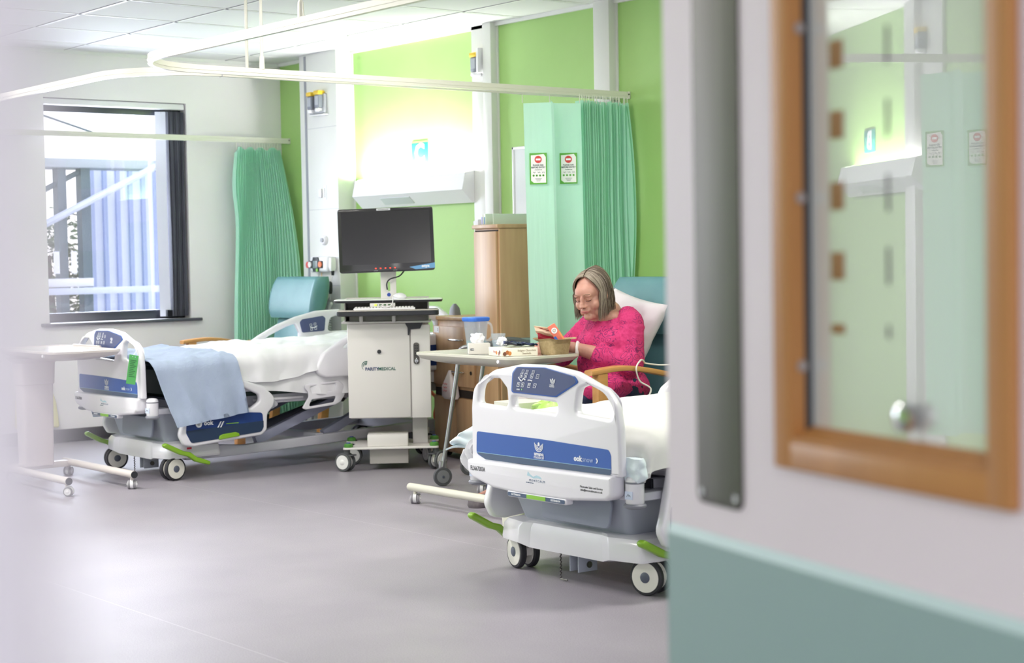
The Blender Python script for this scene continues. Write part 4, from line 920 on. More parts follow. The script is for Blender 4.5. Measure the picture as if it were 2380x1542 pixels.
KB = thing('keyboard', 'white computer keyboard on the black edged cart tray', 'keyboard', CT.matrix_basis @ Vector((-.0, .06, lift(.829))), CT.rotation_euler.z)
ob('body', box(-.19, .15, -.06, .06, 0, .012, .004), W_PL, KB)
mb = MB()
for r_ in range(5):
    for k in range(19): mb.put(box(-.183+k*.0172, -.183+k*.0172+.0145, -.052+r_*.021, -.052+r_*.021+.018, .012, .018, .002, 1), mat('key_white', (224, 224, 222), .5))
mb.build('keys', KB)
# ---------------------------------------------------------------- overbed tables
BEIGE = mat('table_beige', (214, 206, 202), .35, coat=.2); BEIGE2 = mat('table_cream', (206, 204, 190), .3, coat=.3); TPK = mat('table_column', (218, 206, 206), .45)
def overbed(lab, x0, x1, y0, y1, ztop, bars, bx, colpos, m_top, m_col, hood, caps):
    cx, cy = (x0+x1)/2, (y0+y1)/2; t = thing('overbed_table', lab, 'table', (cx, cy, 0), 0, 'overbed tables'); hx, hy = (x1-x0)/2, (y1-y0)/2
    tp = ob('tabletop', loft([(ztop-.058, hx*.55, hy*.5, .05), (ztop-.045, hx*.78, hy*.75, .05), (ztop-.03, hx*.95, hy*.93, .05), (ztop-.012, hx, hy, .055), (ztop-.002, hx*1.0, hy*1.0, .055), (ztop, hx*.99, hy*.985, .052), (ztop, hx*.965, hy*.95, .045), (ztop-.006, hx*.95, hy*.92, .04)], 5), m_top, t)
    ob('inlay', loft([(ztop-.0062, hx*.945, hy*.91, .04), (ztop-.005, hx*.94, hy*.905, .04)]), mat('inlay_'+m_top.name, (222, 222, 216), .18, coat=.5), t)
    ob('screw_cap', cyl((hx*.7, -hy*.93, ztop-.024), (hx*.7, -hy*.99, ztop-.022), .009), W_PL, tp)
    ob('lip', tube([(-hx*.6, hy*.97, ztop+.004), (hx*.3, hy*.97, ztop+.004)], .006, 6), m_top, tp)
    px, py = colpos[0]-cx, colpos[1]-cy
    if hood: b = loft([(.075, .055, .085, .02), (.13, .055, .085, .02), (.135, .056, .086, .02), (.52, .06, .09, .02), (.525, .066, .096, .02), (.64, .07, .10, .02), (ztop-.05, .10, .13, .02)])
    else: b = loft([(.08, .035, .045, .01), (ztop-.05, .035, .045, .01)])
    ob('column', b, m_col, t, M=T((px, py, 0)))
    ob('crossbar', box(px-.035, px+.035, bars[0]-cy, bars[1]-cy, .055, .09, .004), m_top, t)
    for y in bars:
        fb_ = ob('foot_bar', cyl((bx[0]-cx, y-cy, .078), (bx[1]-cx, y-cy, .078), .0195, n=24), m_top, t)
        for x in bx: ob('end_plug', cyl((x-cx-(.003 if x == bx[0] else -.0), y-cy, .078), (x-cx+(.003 if x == bx[1] else 0), y-cy, .078), .0185, n=24), caps, fb_)
        for x, a in ((bx[0]+.04-cx, 40), (bx[1]-.03-cx, 55 if y == bars[1] else -40)):
            M_ = T((x, y-cy, 0)) @ rot('Z', a); mb = MB(); mb.put(cyl((0, 0, .04), (0, 0, .062), .008), m_top); mb.put(lathe([(.026, 0), (.026, .016), (.0, .016)], 24), W_PL, T((-.008, .01, .027)) @ rot('Y', 90)); mb.bm.transform(M_); h = mb.build('castor', t)
            for s in (-1, 1): k = wheel_mb(.024, .012, W_PL, W_PL, mat('small_tyre', (140, 138, 144), .5), .7); k.bm.transform(M_ @ T((s*.015, .01, .024))); k.build('wheel', h)
    return t
overbed('beige overbed table on a thick column in front of the window bed', -9.12, -8.34, 3.59, 4.0, .72, (3.545, 3.905), (-8.93, -8.06), (-8.88, 3.72), BEIGE, TPK, True, DK)
overbed('cream overbed table holding a jug, boxes and a pulp bowl before the woman', -6.745, -5.95, 4.755, 5.175, .72, (4.655, 5.06), (-6.64, -5.86), (-5.97, 4.86), BEIGE2, BEIGE, False, BEIGE)
# ---------------------------------------------------------------- armchairs
def armchair(lab, x, y, a=0):
    t = thing('armchair', lab, 'armchair', (x, y, 0), a, 'teal high back armchairs')
    # local: sits facing -y, seat front at y=-.55, back plane y~0
    b = loft([(.36, .245, .25, .03, 0, -.28), (.38, .255, .26, .04, 0, -.28), (.46, .26, .265, .05, 0, -.28), (.475, .24, .245, .05, 0, -.28)], 5); ob('seat', b, VINYL, t)
    def backp(z0, z1, th, hw, y0, lean, nm, wings=0):
        b = bmesh.new(); rings = []
        for i in range(13):
            v = i/12; z = z0+(z1-z0)*v; e = math.sin(min(1, max(0, v))*math.pi)**.35 if 0 < v < 1 else .35
            rings.append([b.verts.new((p[0], y0+lean*(z-.4)+p[1], z)) for p in rr(hw*(.90+.10*e), th*(.6+.4*e), .05, 5)])
        for a_, c_ in zip(rings, rings[1:]):
            for j in range(len(a_)): b.faces.new((a_[j], a_[(j+1) % len(a_)], c_[(j+1) % len(a_)], c_[j]))
        b.faces.new(rings[0][::-1]); b.faces.new(rings[-1]); bmesh.ops.recalc_face_normals(b, faces=b.faces)
        if wings:
            for v_ in b.verts: v_.co.y -= wings*(abs(v_.co.x)/hw)**3
        return ob(nm, b, VINYL, t, ang=60)
    backp(.44, .80, .055, .26, -.05, .22, 'backrest'); backp(.79, 1.065, .075, .285, -.06, .22, 'head_cushion', .05)
    for s in (-1, 1):
        P = catmull([(s*.31, -.70, .646), (s*.315, -.48, .658), (s*.32, -.22, .615), (s*.32, -.0, .56)], 5)
        b = bmesh.new(); rings = []
        for i, p in enumerate(P):
            w = .032 if i > 3 else .027+.001*i
            rings.append([b.verts.new((p.x+q[0], p.y, p.z+q[1])) for q in rr(w, .012, .008, 2)])
        for a_, c_ in zip(rings, rings[1:]):
            for j in range(len(a_)): b.faces.new((a_[j], a_[(j+1) % len(a_)], c_[(j+1) % len(a_)], c_[j]))
        b.faces.new(rings[0][::-1]); b.faces.new(rings[-1]); bmesh.ops.recalc_face_normals(b, faces=b.faces); ob('armrest', b, BEECH_ARM, t)
        ob('leg', box(s*.31-.022, s*.31+.022, -.66, -.60, 0, .65, .004), BEECH_ARM, t); 
        M_ = T((s*.31, -.02, 0)) @ Matrix.Rotation(-.12, 4, 'X'); ob('leg', box(-.022, .022, -.03, .03, 0.004, .62, .004), BEECH_ARM, t, M=M_)
        ob('side_rail', box(s*.31-.014, s*.31+.014, -.62, -.0, .30, .37, .004), BEECH_ARM, t)
    return t
armchair('empty teal armchair in the corner behind the window bed', -9.79, 5.96, 0)
armchair('teal armchair the woman in the pink top sits in', -6.03, 5.70, 0)
# ---------------------------------------------------------------- bedside cabinet
tc_ = R(-10); CAB = thing('bedside_cabinet', 'beech bedside cabinet with a low drawer section joined to a tall wardrobe', 'cabinet', (-8.149, 5.912, 0), tc_)
mb = MB(); mb.put(box(0, .545, 0, .40, .035, .812, .002), BEECH); mb.put(box(.545, .84, 0, .40, .035, 1.335, .002), BEECH); mb.build('body', CAB)
ob('worktop', box(-.006, .545, -.014, .402, .812, .832, .003), BEECH, CAB); ob('wardrobe_top', box(.54, .848, -.016, .402, 1.335, 1.357, .003), BEECH, CAB)
d = ob('drawer', box(.012, .53, -.016, 0, .59, .775, .002), BEECH, CAB); ob('handle', tube(catmull([(.25, -.016, .70), (.26, -.035, .70), (.40, -.035, .70), (.41, -.016, .70)]), .005, 8), CHROME, d)
d2 = ob('drawer', box(.012, .53, -.016, 0, .43, .58, .002), BEECH, CAB); ob('handle', tube(catmull([(.25, -.016, .515), (.26, -.035, .515), (.40, -.035, .515), (.41, -.016, .515)]), .005, 8), CHROME, d2)
ob('keyhole', cyl((.50, -.016, .515), (.50, -.02, .515), .011), STEEL, d2)
ob('open_shelf_gap', box(.012, .53, -.004, 0, .365, .41), mat('gap_dark', (40, 30, 26), .8), CAB)
for x0, x1 in ((.012, .295), (.30, .53)): ob('door', box(x0, x1, -.016, 0, .05, .36, .002), BEECH, CAB)
ob('wardrobe_door', box(.562, .824, -.016, 0, .06, 1.318, .002), BEECH, CAB); ob('door_gap', box(.558, .828, -.004, 0, 1.318, 1.326), mat('gap_dark', (40, 30, 26), .8), CAB)
mb = MB(); mb.put(box(.03, .095, -.0175, -.014, .735, .772), W_PL); mb.put(text('2', .022), BLK, front(.08, -.018, .753)); mb.build('number_label', CAB)
for x in (.06, .45, .8): ob('castor', cyl((x-.01, .05, .02), (x+.01, .05, .02), .02), DK, CAB)
for x in (.06, .8): ob('castor', cyl((x-.01, .35, .02), (x+.01, .35, .02), .02), DK, CAB)
def on_cab(x, y, z): return CAB.matrix_basis @ Vector((x, y, z))
PAPER = mat('paper_white', (236, 238, 234), .6); PV = mat('vinyl_wallet', (206, 222, 206), .25)
for i, (x, w, lab) in enumerate(((.60, .012, 'white ring folder with a violet spine label, leftmost upright on the wardrobe top'), (.63, .028, 'pale green folder with a blue spine label standing on the wardrobe top'))):
    t = thing('ring_folder', lab, 'folder', on_cab(x, .02, 1.357), tc_, 'folders on the wardrobe')
    ob('cover', box(-w/2, w/2, 0, .30, 0, .062 if i else .058, .003), PV if i else PAPER, t); ob('spine_label', plate(rpoly([(-.006, .004), (.006, .004), (.006, .045), (-.006, .045)], .005), (), .001, 0, front(0, -.001, 0)), mat('lbl_bl%d' % i, (70, 120, 160) if i else (150, 150, 210), .5), t)
t = thing('plastic_wallet', 'pale green document wallet leaning on the wardrobe top', 'wallet', on_cab(.655, .05, 1.357), tc_); ob('sleeve', plate([(0, 0), (.36, 0), (.33, .055), (0, .06)], (), .01, .002, side(0.0, 0, 0) @ T((0, 0, .02))), PV, t)
t = thing('leaning_folder', 'white folder hooked at an angle over the left edge of the wardrobe top', 'folder', on_cab(.52, .02, 1.27), tc_); ob('cover', plate(rpoly([(-.03, .11), (.03, .12), (.035, .02), (-.002, -.01)], .003), (), .2, .001, front(0, .1, 0)), mat('folder_white', (214, 216, 222), .5), t)
t = thing('carrier_bag', 'small white plastic bag with red print hanging from the lower drawer handle', 'bag', on_cab(.28, -.04, .51), tc_)
b = loft([(-.155, .062, .02, .018), (-.14, .07, .028, .02), (-.08, .06, .03, .02), (-.035, .035, .02, .012), (-.005, .012, .008, .004), (.012, .008, .006, .003)], 5)
for v in b.verts: v.co += Vector((fb(v.co*30), fb(v.co*30+Vector((4, 4, 4))), 0))*.008
ob('bag_body', b, mat('bag_white', (232, 222, 222), .4), t); mb = MB()
for k in range(3): mb.put(tube([(-.03+a*.007, -.031-.001*k, -.065-k*.02+.005*math.sin(a*1.9+k)) for a in range(8)], .0013, 4), mat('bag_red', (206, 70, 90), .5))
mb.build('red_print', t)
# ---------------------------------------------------------------- walking frame
WK = thing('walking_frame', 'grey wheeled walking frame behind the cream overbed table', 'walking frame', (-7.01, 5.12, 0), 0)
TUB = mat('walker_grey', (160, 160, 164), .28, metal=.8); dv = Vector((.40, .91, 0)).normalized(); ov = Vector((-.62, .9, 0))
for k in (0, 1):
    o_ = ov*.40*k
    P = [o_+Vector((0, 0, .10)), o_+dv*.02+Vector((0, 0, .2)), o_+dv*.085+Vector((0, 0, .58)), o_+dv*.10+Vector((0, 0, .68)), o_+dv*.14+Vector((0, 0, .715)), o_+dv*.36+Vector((0, 0, .725)), o_+dv*.46+Vector((0, 0, .715)), o_+dv*.51+Vector((0, 0, .68)), o_+dv*.53+Vector((0, 0, .58)), o_+dv*.50+Vector((0, 0, .02))]
    fr = ob('side_frame', tube(catmull(P, 5), .0115, 10), TUB, WK)
    ob('hand_grip', tube([tuple(o_+dv*(.22+.02*i)+Vector((0, 0, .726-.0005*i*i))) for i in range(10)], .017, 10), mat('grip_grey', (96, 98, 100), .6), fr, label='dark grey hand grip')
    ob('fork', box(-.008, .008, -.02, .02, .04, .13, .003), TUB, fr, M=T(o_) @ rot('Z', -25))
    w_ = wheel_mb(.049, .022, mat('wfw', (130, 132, 136), .5), HUB, mat('wt', (86, 88, 92), .6), .68, .14); w_.bm.transform(T(o_+Vector((.0, 0, .049))) @ rot('Z', -20)); w_.build('wheel', WK)
    ob('rubber_tip', cyl(tuple(o_+dv*.50), tuple(o_+dv*.50+Vector((0, 0, .04))), .017), DK, WK)
ob('crossbar', cyl(tuple(dv*.105+Vector((0, 0, .64))), tuple(dv*.105+ov*.40+Vector((0, 0, .64))), .0105), TUB, WK)
# ---------------------------------------------------------------- things on the cream table
ZT = .7165
GL = mat('clear_plastic', (200, 220, 236), .06, spec=.7, alpha=.17)
t = thing('water_jug', 'clear plastic water jug with a blue lid on the cream table', 'jug', (-6.60, 5.04, ZT))
ob('jug_body', loft([(0, .034, .034, .012), (.01, .037, .037, .014), (.15, .050, .047, .016), (.15, .048, .045, .015), (.012, .034, .034, .012)], 5), GL, t); ob('lid', loft([(.146, .052, .049, .016), (.152, .056, .053, .018), (.163, .056, .053, .018), (.167, .05, .047, .016)], 5), mat('lid_blue', (60, 116, 214), .3), t)
ob('water', loft([(.012, .033, .033, .012), (.05, .038, .038, .013)], 5), mat('water_teal', (160, 200, 204), .05, alpha=.4), t)
ob('handle', tube(catmull([(.045, .02, .14), (.075, .035, .13), (.078, .037, .07), (.045, .02, .045)]), .006, 6), GL, t)
t = thing('drinking_tumbler', 'clear plastic tumbler behind the tissues on the cream table', 'tumbler', (-6.46, 5.07, ZT)); ob('cup', lathe([(.022, 0), (.026, .002), (.036, .088), (.034, .088), (.024, .006), (0, .006)], 20), GL, t)
t = thing('tissue_box', 'pale grey tissue box with a tissue pulled up, left on the cream table', 'tissue box', (-6.40, 4.905, ZT), R(56))
ob('carton', box(-.052, .05, -.055, .055, 0, .05, .002), mat('carton_grey', (206, 202, 196), .6), t)
mb = MB(); mb.put(plate(rpoly([(-.055, .018), (-.036, .018), (-.036, .028), (-.055, .028)], .004), (), .001, 0, front(.008, -.0555, 0)), BLK); mb.put(text('CARE', .008), WHT, front(-.0375, -.0562, .023)); mb.build('carton_logo', t)
def crumple(sx_, sy_, sz_, seed):
    b = bmesh.new(); bmesh.ops.create_icosphere(b, subdivisions=4, radius=1)
    for v in b.verts:
        p = v.co.copy(); q = 1+.45*fb(p*1.6+Vector((seed, 0, 0)), 1, 3); v.co = Vector((p.x*sx_*q, p.y*sy_*q, max(-.6, p.z)*sz_*q+p.x*sx_*.0))
    return b
ob('tissue', crumple(.036, .02, .03, 3), LINEN, t, M=T((-.01, 0, .068)) @ rot('Y', 22)); 
t = thing('chocolate_box', 'cream chocolate box with pictures of chocolates at the front of the cream table', 'box', (-6.13, 4.91, ZT), R(73))
ob('carton', box(-.09, .09, -.055, .115, 0, .038, .0015), mat('carton_cream', (232, 228, 212), .5), t)
mb = MB(); mb.put(text('Belgian Chocolate', .0125), mat('script_brown', (150, 132, 110), .6), front(.03, -.0555, .026) @ Matrix.Shear('XZ', 4, (.0, .0)) if False else front(.035, -.0556, .025)); mb.build('carton_title', t); mb = MB(); mb.put(text('Seashells', .0125), mat('script_brown', (150, 132, 110), .6), front(.035, -.0556, .011)); mb.build('carton_subtitle', t); mb = MB()
for x, z, c in ((-.075, .012, (112, 70, 50)), (-.062, .018, (170, 100, 50)), (-.05, .014, (206, 130, 60))): mb.put(sph((x, -.0555, z), (.009, .001, .010), 12, 8), mat('choc%d' % c[0], c, .5))
mb.build('chocolate_picture', t); mb = MB(); mb.put(text('Belgian', .016), mat('script_pink', (190, 130, 140), .6), T((-.0904, .03, .02)) @ rot('Z', -90) @ FRONT)
for y, z, c in ((-.02, .012, (150, 96, 84)), (-.03, .02, (96, 60, 50)), (.01, .016, (206, 170, 160))): mb.put(sph((-.0904, y, z), (.001, .010, .009), 12, 8), mat('choc%d' % c[0], c, .5))
mb.build('carton_pictures', t)
o = ob('crumpled_tissue', crumple(.03, .02, .022, 8), LINEN); o.location = (-6.30, 4.965, ZT+.055); tag(o, 'small white crumpled tissue on the back of the chocolate box', 'tissue')
FO = mat('foil_navy', (36, 46, 84), .25, metal=.3, coat=.5); t = thing('foil_wrapper', 'crumpled navy foil wrapper lying on the chocolate box', 'wrapper', (-6.14, 4.95, ZT+.042), R(50))
b = grid(18, 8, lambda u, v: Vector(((u-.5)*.16, (v-.5)*.05, .006+.022*(1-u)*abs(math.sin(u*9+v*6))+.004*math.sin(v*14+u*22)))); ob('foil', solid(b, .0012), FO, t)
b = grid(14, 8, lambda u, v: Vector(((u-.5)*.13+.0, (v-.5)*.08-.005, .001+.005*math.sin(u*11)*math.sin(v*7)))); ob('clear_film', solid(b, .001), mat('film', (206, 214, 196), .15), t)
PULP = noisy('pulp', (186, 164, 126), (168, 146, 108), 60, .95, bump=.4, bscale=160)
t = thing('pulp_bowl', 'brown moulded pulp bowl full of snack packets on the cream table', 'bowl', (-6.035, 5.07, ZT))
b = loft([(0, .048, .048, .02), (.003, .051, .051, .02), (.068, .063, .061, .025), (.073, .082, .072, .03), (.076, .088, .076, .03), (.073, .075, .07, .03), (.068, .06, .058, .024), (.006, .045, .045, .018)], 6)
for v in b.verts: v.co.z += .006*math.sin(v.co.x*40)*(v.co.z > .06)
ob('bowl_shell', b, PULP, t)
t = thing('crisp_packet', 'opened beige and dark red crisp packet sticking out of the pulp bowl', 'packet', (-6.065, 5.05, ZT+.07), R(52))
b = grid(12, 12, lambda u, v: Vector(((u-.5)*.08*(1+.2*v), .012*math.sin(u*math.pi)+.006*math.sin(v*9+u*4), -.022+.067*v+.012*(1-u)*v))); ob('packet_front', solid(b, .002), mat('crisp_red', (166, 40, 62), .35), t)
b = grid(12, 8, lambda u, v: Vector(((u-.5)*.10+.0-.012*v, -.003+.012*math.sin(u*math.pi)-.004*v+.006*math.sin(v*9+u*4), .012+.04*v+.014*(1-u)))); ob('packet_top', solid(b, .003), mat('crisp_beige', (226, 200, 176), .4), t)
t = thing('biscuit_packet', 'salmon and blue biscuit packet leaning in the pulp bowl', 'packet', (-6.00, 5.07, ZT+.075), R(52))
M_ = rot('Y', -32); ob('wrapper', box(-.02, .02, -.008, .008, -.02, .075, .004), mat('bis_salmon', (226, 120, 100), .35), t, M=M_)
mb = MB(); mb.put(box(-.0205, -.008, -.0086, -.007, -.02, .02), mat('bis_blue', (50, 104, 190), .35), M_); mb.put(lathe([(.014, 0), (.014, .001), (.009, .001), (.009, 0)], 20), WHT, M_ @ T((0, -.0084, .045)) @ FRONT); mb.put(sph((0, -.009, .045), (.005, .001, .005)), mat('bis_cream', (240, 220, 206), .4), M_); mb.put(box(.012, .0205, -.0086, -.007, -.02, .03), mat('bis_orange', (236, 150, 90), .4), M_); mb.build('wrapper_print', t)
# ---------------------------------------------------------------- other small things
BIN = mat('bin_cream', (214, 214, 200), .5)
t = thing('waste_bin', 'cream bin seen through the footboard slot of the nearest bed', 'bin', (-5.60, 4.51, 0)); ob('bin_body', loft([(0, .07, .07, .03), (.56, .09, .09, .03)]), BIN, t)
t = thing('green_bag', 'bright green plastic bag behind the nearest footboard slot', 'bag', (-5.37, 4.49, .0)); b = loft([(.0, .06, .06, .03), (.05, .09, .09, .04), (.30, .10, .10, .05), (.50, .095, .09, .04), (.56, .07, .07, .03), (.58, .04, .04, .02)], 6)
bmesh.ops.subdivide_edges(b, edges=list(b.edges), cuts=2, use_grid_fill=True)
for v in b.verts: v.co += Vector((fb(v.co*14), fb(v.co*14+Vector((3, 3, 3))), 0))*.03
ob('bag_body', b, noisy('bag_green', (150, 206, 60), (196, 224, 150), 14, .2, bump=.6, stretch=(1, 1, .3)), t)
t = thing('yellow_sack', 'limp yellow plastic sack hanging on the white wall behind the thick table column', 'sack', (XW, 4.44, 0))
b = plate(rpoly([(-.165, .11), (-.15, .30), (-.10, .46), (-.08, .53), (.02, .53), (.07, .44), (.12, .27), (.14, .10), (-.02, .12)], .02), (), .035, .012, side(.022, 0, 0), 3); YS = mat('sack_yellow', (236, 228, 160), .4)
ob('sack_body', b, YS, t); ob('tie', tube([(.012, -.03, .52), (.012, -.03, .60)], .006, 6), YS, t)
OR = mat('hose_orange', (214, 84, 44), .4); t = thing('orange_hose', 'orange coiled air hose hanging behind the cart beside the cabinet', 'hose', (-8.55, 6.15, 0))
ob('coil', tube([(.02*math.cos(k*.8), .02*math.sin(k*.8), .62-k*.0035) for k in range(60)], .005, 5), OR, t); ob('tail', tube(catmull([(.0, 0, .41), (.05, -.02, .35), (.13, -.03, .30), (.1, -.03, .2), (.18, -.05, .14), (.15, -.06, .03), (.0, -.05, .012), (-.2, -.06, .012)]), .011, 8), OR, t); ob('tail', tube(catmull([(.0, 0, .45), (.09, -.02, .41), (.16, -.04, .38)]), .006, 6), OR, t)
t = thing('bed_plug_lead', 'white cable looped over the armchair armrest beside the pillow', 'cable', (0, 0, 0))
ob('lead', tube(catmull([(-5.70, 5.33, .675), (-5.68, 5.30, .69), (-5.655, 5.26, .692), (-5.64, 5.22, .66), (-5.65, 5.25, .6), (-5.63, 5.30, .56), (-5.64, 5.27, .5)], 14), .004, 6), CORD, t)
ob('lead', tube(catmull([(-5.70, 5.33, .675), (-5.69, 5.42, .662), (-5.66, 5.49, .665), (-5.64, 5.50, .68), (-5.655, 5.46, .65), (-5.645, 5.47, .60), (-5.62, 5.53, .575), (-5.6, 5.62, .57)], 8), .004, 6), CORD, t)
# ---------------------------------------------------------------- open ward door, its vision panel and push plate
DA = math.atan2(-.258, .966); E0 = (-1.463, 1.404)
DOOR = thing('door_1', None, None, (E0[0], E0[1], 0), DA); DOOR['kind'] = 'structure'
DP = noisy('door_mauve', (228, 218, 224), (222, 212, 218), 2, .45)
gx0, gx1, gz0, gz1 = .282, .597, .982, 1.95
mb = MB()
for a in ((0, gx0, .01, 2.08), (gx1, .98, .01, 2.08), (gx0, gx1, .01, gz0), (gx0, gx1, gz1, 2.08)): mb.put(box(a[0], a[1], 0, .044, a[2], a[3]), DP)
mb.build('door_leaf', DOOR)
TEAL = mat('protect_teal', (142, 168, 166), .4); mb = MB(); mb.put(box(.002, .978, -.004, .0, .012, .846), TEAL); mb.put(plate([(-.004, .846), (0, .846), (0, .858)], (), .976, 0, side(.49, 0, 0)), mat('protect_edge', (184, 208, 208), .4)); mb.build('protection_panel', DOOR)
ob('push_plate', plate(rpoly([(.0735, .892), (.1725, .892), (.1725, 1.56), (.0735, 1.56)], .014), (), .003, .0006, front(0, -.0015, 0)), STEEL, DOOR)
mb = MB()
for x in (.086, .160):
    for z in (.905, 1.547): mb.put(cyl((x, -.003, z), (x, -.0042, z), .005), CHROME)
mb.build('plate_screws', DOOR)
fx0, fx1, fz0, fz1 = .2515, .627, .952, 1.98; mb = MB()
def member(a, b_):
    mb.put(box(a[0], b_[0], -.012, .0, a[1], b_[1], .003), OAK); 
member((fx0, fz0), (gx0+.002, fz1)); member((gx1-.002, fz0), (fx1, fz1)); member((gx0, fz0), (gx1, gz0)); member((gx0, gz1), (gx1, fz1))
for a in ((gx0-.001, gx0+.004, gz0, gz1), (gx1-.004, gx1+.001, gz0, gz1), (gx0, gx1, gz0-.001, gz0+.004), (gx0, gx1, gz1-.004, gz1+.001)): mb.put(box(a[0], a[1], -.010, .044, a[2], a[3]), OAK)
mb.put(plate([(-.012, .981), (.014, .981), (.014, .997), (-.008, .985)], (), gx1-gx0, 0, side((gx0+gx1)/2, 0, 0)), OAK)
fr = mb.build('vision_frame', DOOR)
mb = MB()
for z in (1.06, 1.235, 1.41, 1.585): mb.put(cyl((gx0+.005, .002, z), (gx0+.0055+.001, .002, z), .006), mat('screw_dull', (160, 150, 146), .5))
for x in (.36, .46, .55): mb.put(cyl((x, .002, gz0+.004), (x, .002, gz0+.0055), .005), mat('screw_dull', (160, 150, 146), .5))
mb.build('frame_screws', DOOR)
GP = mat('etched_glass', (206, 210, 207), .0, spec=1.); b_ = nodes(GP)[2]; b_.inputs['IOR'].default_value = 1.62
n, l, b = nodes(GP); tr = n.new('ShaderNodeBsdfTranslucent'); tr.inputs[0].default_value = lin((200, 206, 202)); b.inputs['Coat Weight'].default_value = .9; b.inputs['Coat Roughness'].default_value = 0; b.inputs['Coat IOR'].default_value = 1.9
mb = MB(); mb.put(box(gx0, gx1, .014, .020, gz0, gz1), GP); mb.build('vision_pane', DOOR)
mb = MB(); mb.put(box(gx0+.003, gx0+.006, .006, .014, gz0, gz1), mat('gasket_dark', (52, 56, 62), .5)); mb.build('gasket', DOOR)
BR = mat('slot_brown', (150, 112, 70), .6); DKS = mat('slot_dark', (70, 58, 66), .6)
for k, z in enumerate((1.449, 1.378, 1.307, 1.235, 1.164, 1.100)):  # brown and dark tabs painted for the frame showing between glass bands
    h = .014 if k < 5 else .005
    ob('slot_view', box(.325, .347, .0125, .0142, z-h, z+h, .0006), BR, DOOR); ob('dark_slot', box(.420, .4222, .0125, .0142, z-h*1.3, z+h*1.3), DKS, DOOR)
kn = ob('panel_knob', lathe([(.006, 0), (.006, .004), (.012, .005), (.0145, .010), (.013, .016), (.007, .0185), (0, .019)], 28), CHROME, DOOR, M=T((.459, .014, 1.02)) @ rot('X', 90))
# near jamb at the left of the doorway, close beside the camera
def at(lat, dep): return Vector((F.x, F.y, 0)).normalized()*dep+rt*lat
p = at(-.0525, .195); J = mat('jamb_white', (250, 244, 255), .5)
o = ob('door_2', box(-.62, 0, -.05, .0, .0, 2.1, .002), J); o.location = (p.x, p.y, 0); o.rotation_euler.z = R(51.4); o['kind'] = 'structure'
# ---------------------------------------------------------------- the seated woman
PW = thing('person', 'woman in a floral pink top sitting bowed over the cream table, shoulder length greying hair', 'person', (-6.0, 5.40, 0))
SKIN = noisy('skin', (200, 152, 134), (182, 130, 116), 14, .5, bump=.05, bscale=120, sss=.12)
hc = Vector((.0, -.125, .992)); HM = T(hc) @ rot('Z', 17) @ rot('X', 17) @ rot('Y', -3) @ Matrix.Diagonal((1, 1, .93, 1))
def hs(c, r, m=None, n=20):
    b = sph(c, r, n, 14, m); b.transform(HM); return b
P = [hs((0, .015, .03), (.072, .09, .082), n=28), hs((0, -.022, -.03), (.061, .066, .078), n=28), hs((0, -.045, .03), (.056, .045, .045)),
     hs((.036, -.052, -.034), (.027, .028, .03)), hs((-.036, -.052, -.034), (.027, .028, .03)), hs((0, -.066, -.094), (.025, .022, .02)), hs((.038, -.022, -.078), (.028, .035, .03)), hs((-.038, -.022, -.078), (.028, .035, .03)),
     hs((0, -.092, -.004), (.0085, .013, .026)), hs((0, -.1, -.018), (.010, .014, .014)), hs((0, -.107, -.029), (.0125, .012, .0105)), hs((.0115, -.096, -.033), (.008, .010, .007)), hs((-.0115, -.096, -.033), (.008, .010, .007)),
     hs((.026, -.079, .022), (.022, .012, .008), rot('Y', 8)), hs((-.026, -.079, .022), (.022, .012, .008), rot('Y', -8)),
     hs((.029, -.0755, .001), (.0145, .0125, .0095)), hs((-.029, -.0755, .001), (.0145, .0125, .0095)),
     hs((0, -.081, -.055), (.026, .012, .017)), hs((0, -.0915, -.0555), (.021, .007, .0045)), hs((0, -.0895, -.0655), (.018, .0075, .0055)),
     hs((0, -.03, -.098), (.036, .04, .026)), hs((.074, .012, -.012), (.008, .017, .027), rot('X', 12)), hs((-.074, .012, -.012), (.008, .017, .027), rot('X', 12))]
# neck, torso core, arms, hands, legs
P += limb([(0, -.075, .955), (0, -.02, .90), (0, .0, .85)], [.058, .064, .08])
P += [sph((0, -.045, .885), (.10, .06, .045), 18, 12), sph((0, .0, .80), (.14, .10, .11), 20, 14), sph((0, -.02, .64), (.14, .11, .13), 20, 14), sph((0, .02, .54), (.15, .12, .08), 20, 14)]
EL, WL = Vector((.165, -.03, .665)), Vector((-.045, -.212, .744)); ER, WR_ = Vector((-.225, -.12, .70)), Vector((-.175, -.215, .757))
for s, e, w_ in ((1, EL, WL), (-1, ER, WR_)): P += limb([(s*.125, .0, .845), e, e.lerp(w_, .45), w_], [.045, .042, .041, .027])
def hand(w_, d, upv, s):
    """palm, four unequal curled fingers and a thumb leaving the side of the palm"""
    d = d.normalized(); u = (upv-d*upv.dot(d)).normalized(); l_ = d.cross(u).normalized()*s; out = []
    out += limb([w_, w_+d*.03], [.025, .026]); 
    for q in (-.026, -.009, .009, .026): out += limb([w_+d*.02+l_*q*.7, w_+d*.082+l_*q], [.015, .0115])
    for q, L in ((-.028, .058), (-.0095, .070), (.0095, .074), (.028, .066)):
        b0 = w_+d*.080+l_*q; b1 = b0+(d*.8-u*.45).normalized()*L*.42; b2 = b1+(d*.25-u*.9).normalized()*L*.34; b3 = b2+(-d*.3-u*.8).normalized()*L*.26
        out += limb([b0, b1, b2, b3], [.0095, .0088, .008, .0068], sub=8)
    t0 = w_+d*.022+l_*.026; t1 = t0+(d*.6+l_*.75).normalized()*.034; t2 = t1+(d*.9+l_*.15-u*.3).normalized()*.03; out += limb([t0, t1, t2, t2+(d*.8-u*.5).normalized()*.02], [.014, .011, .0095, .0078], sub=8)
    return out
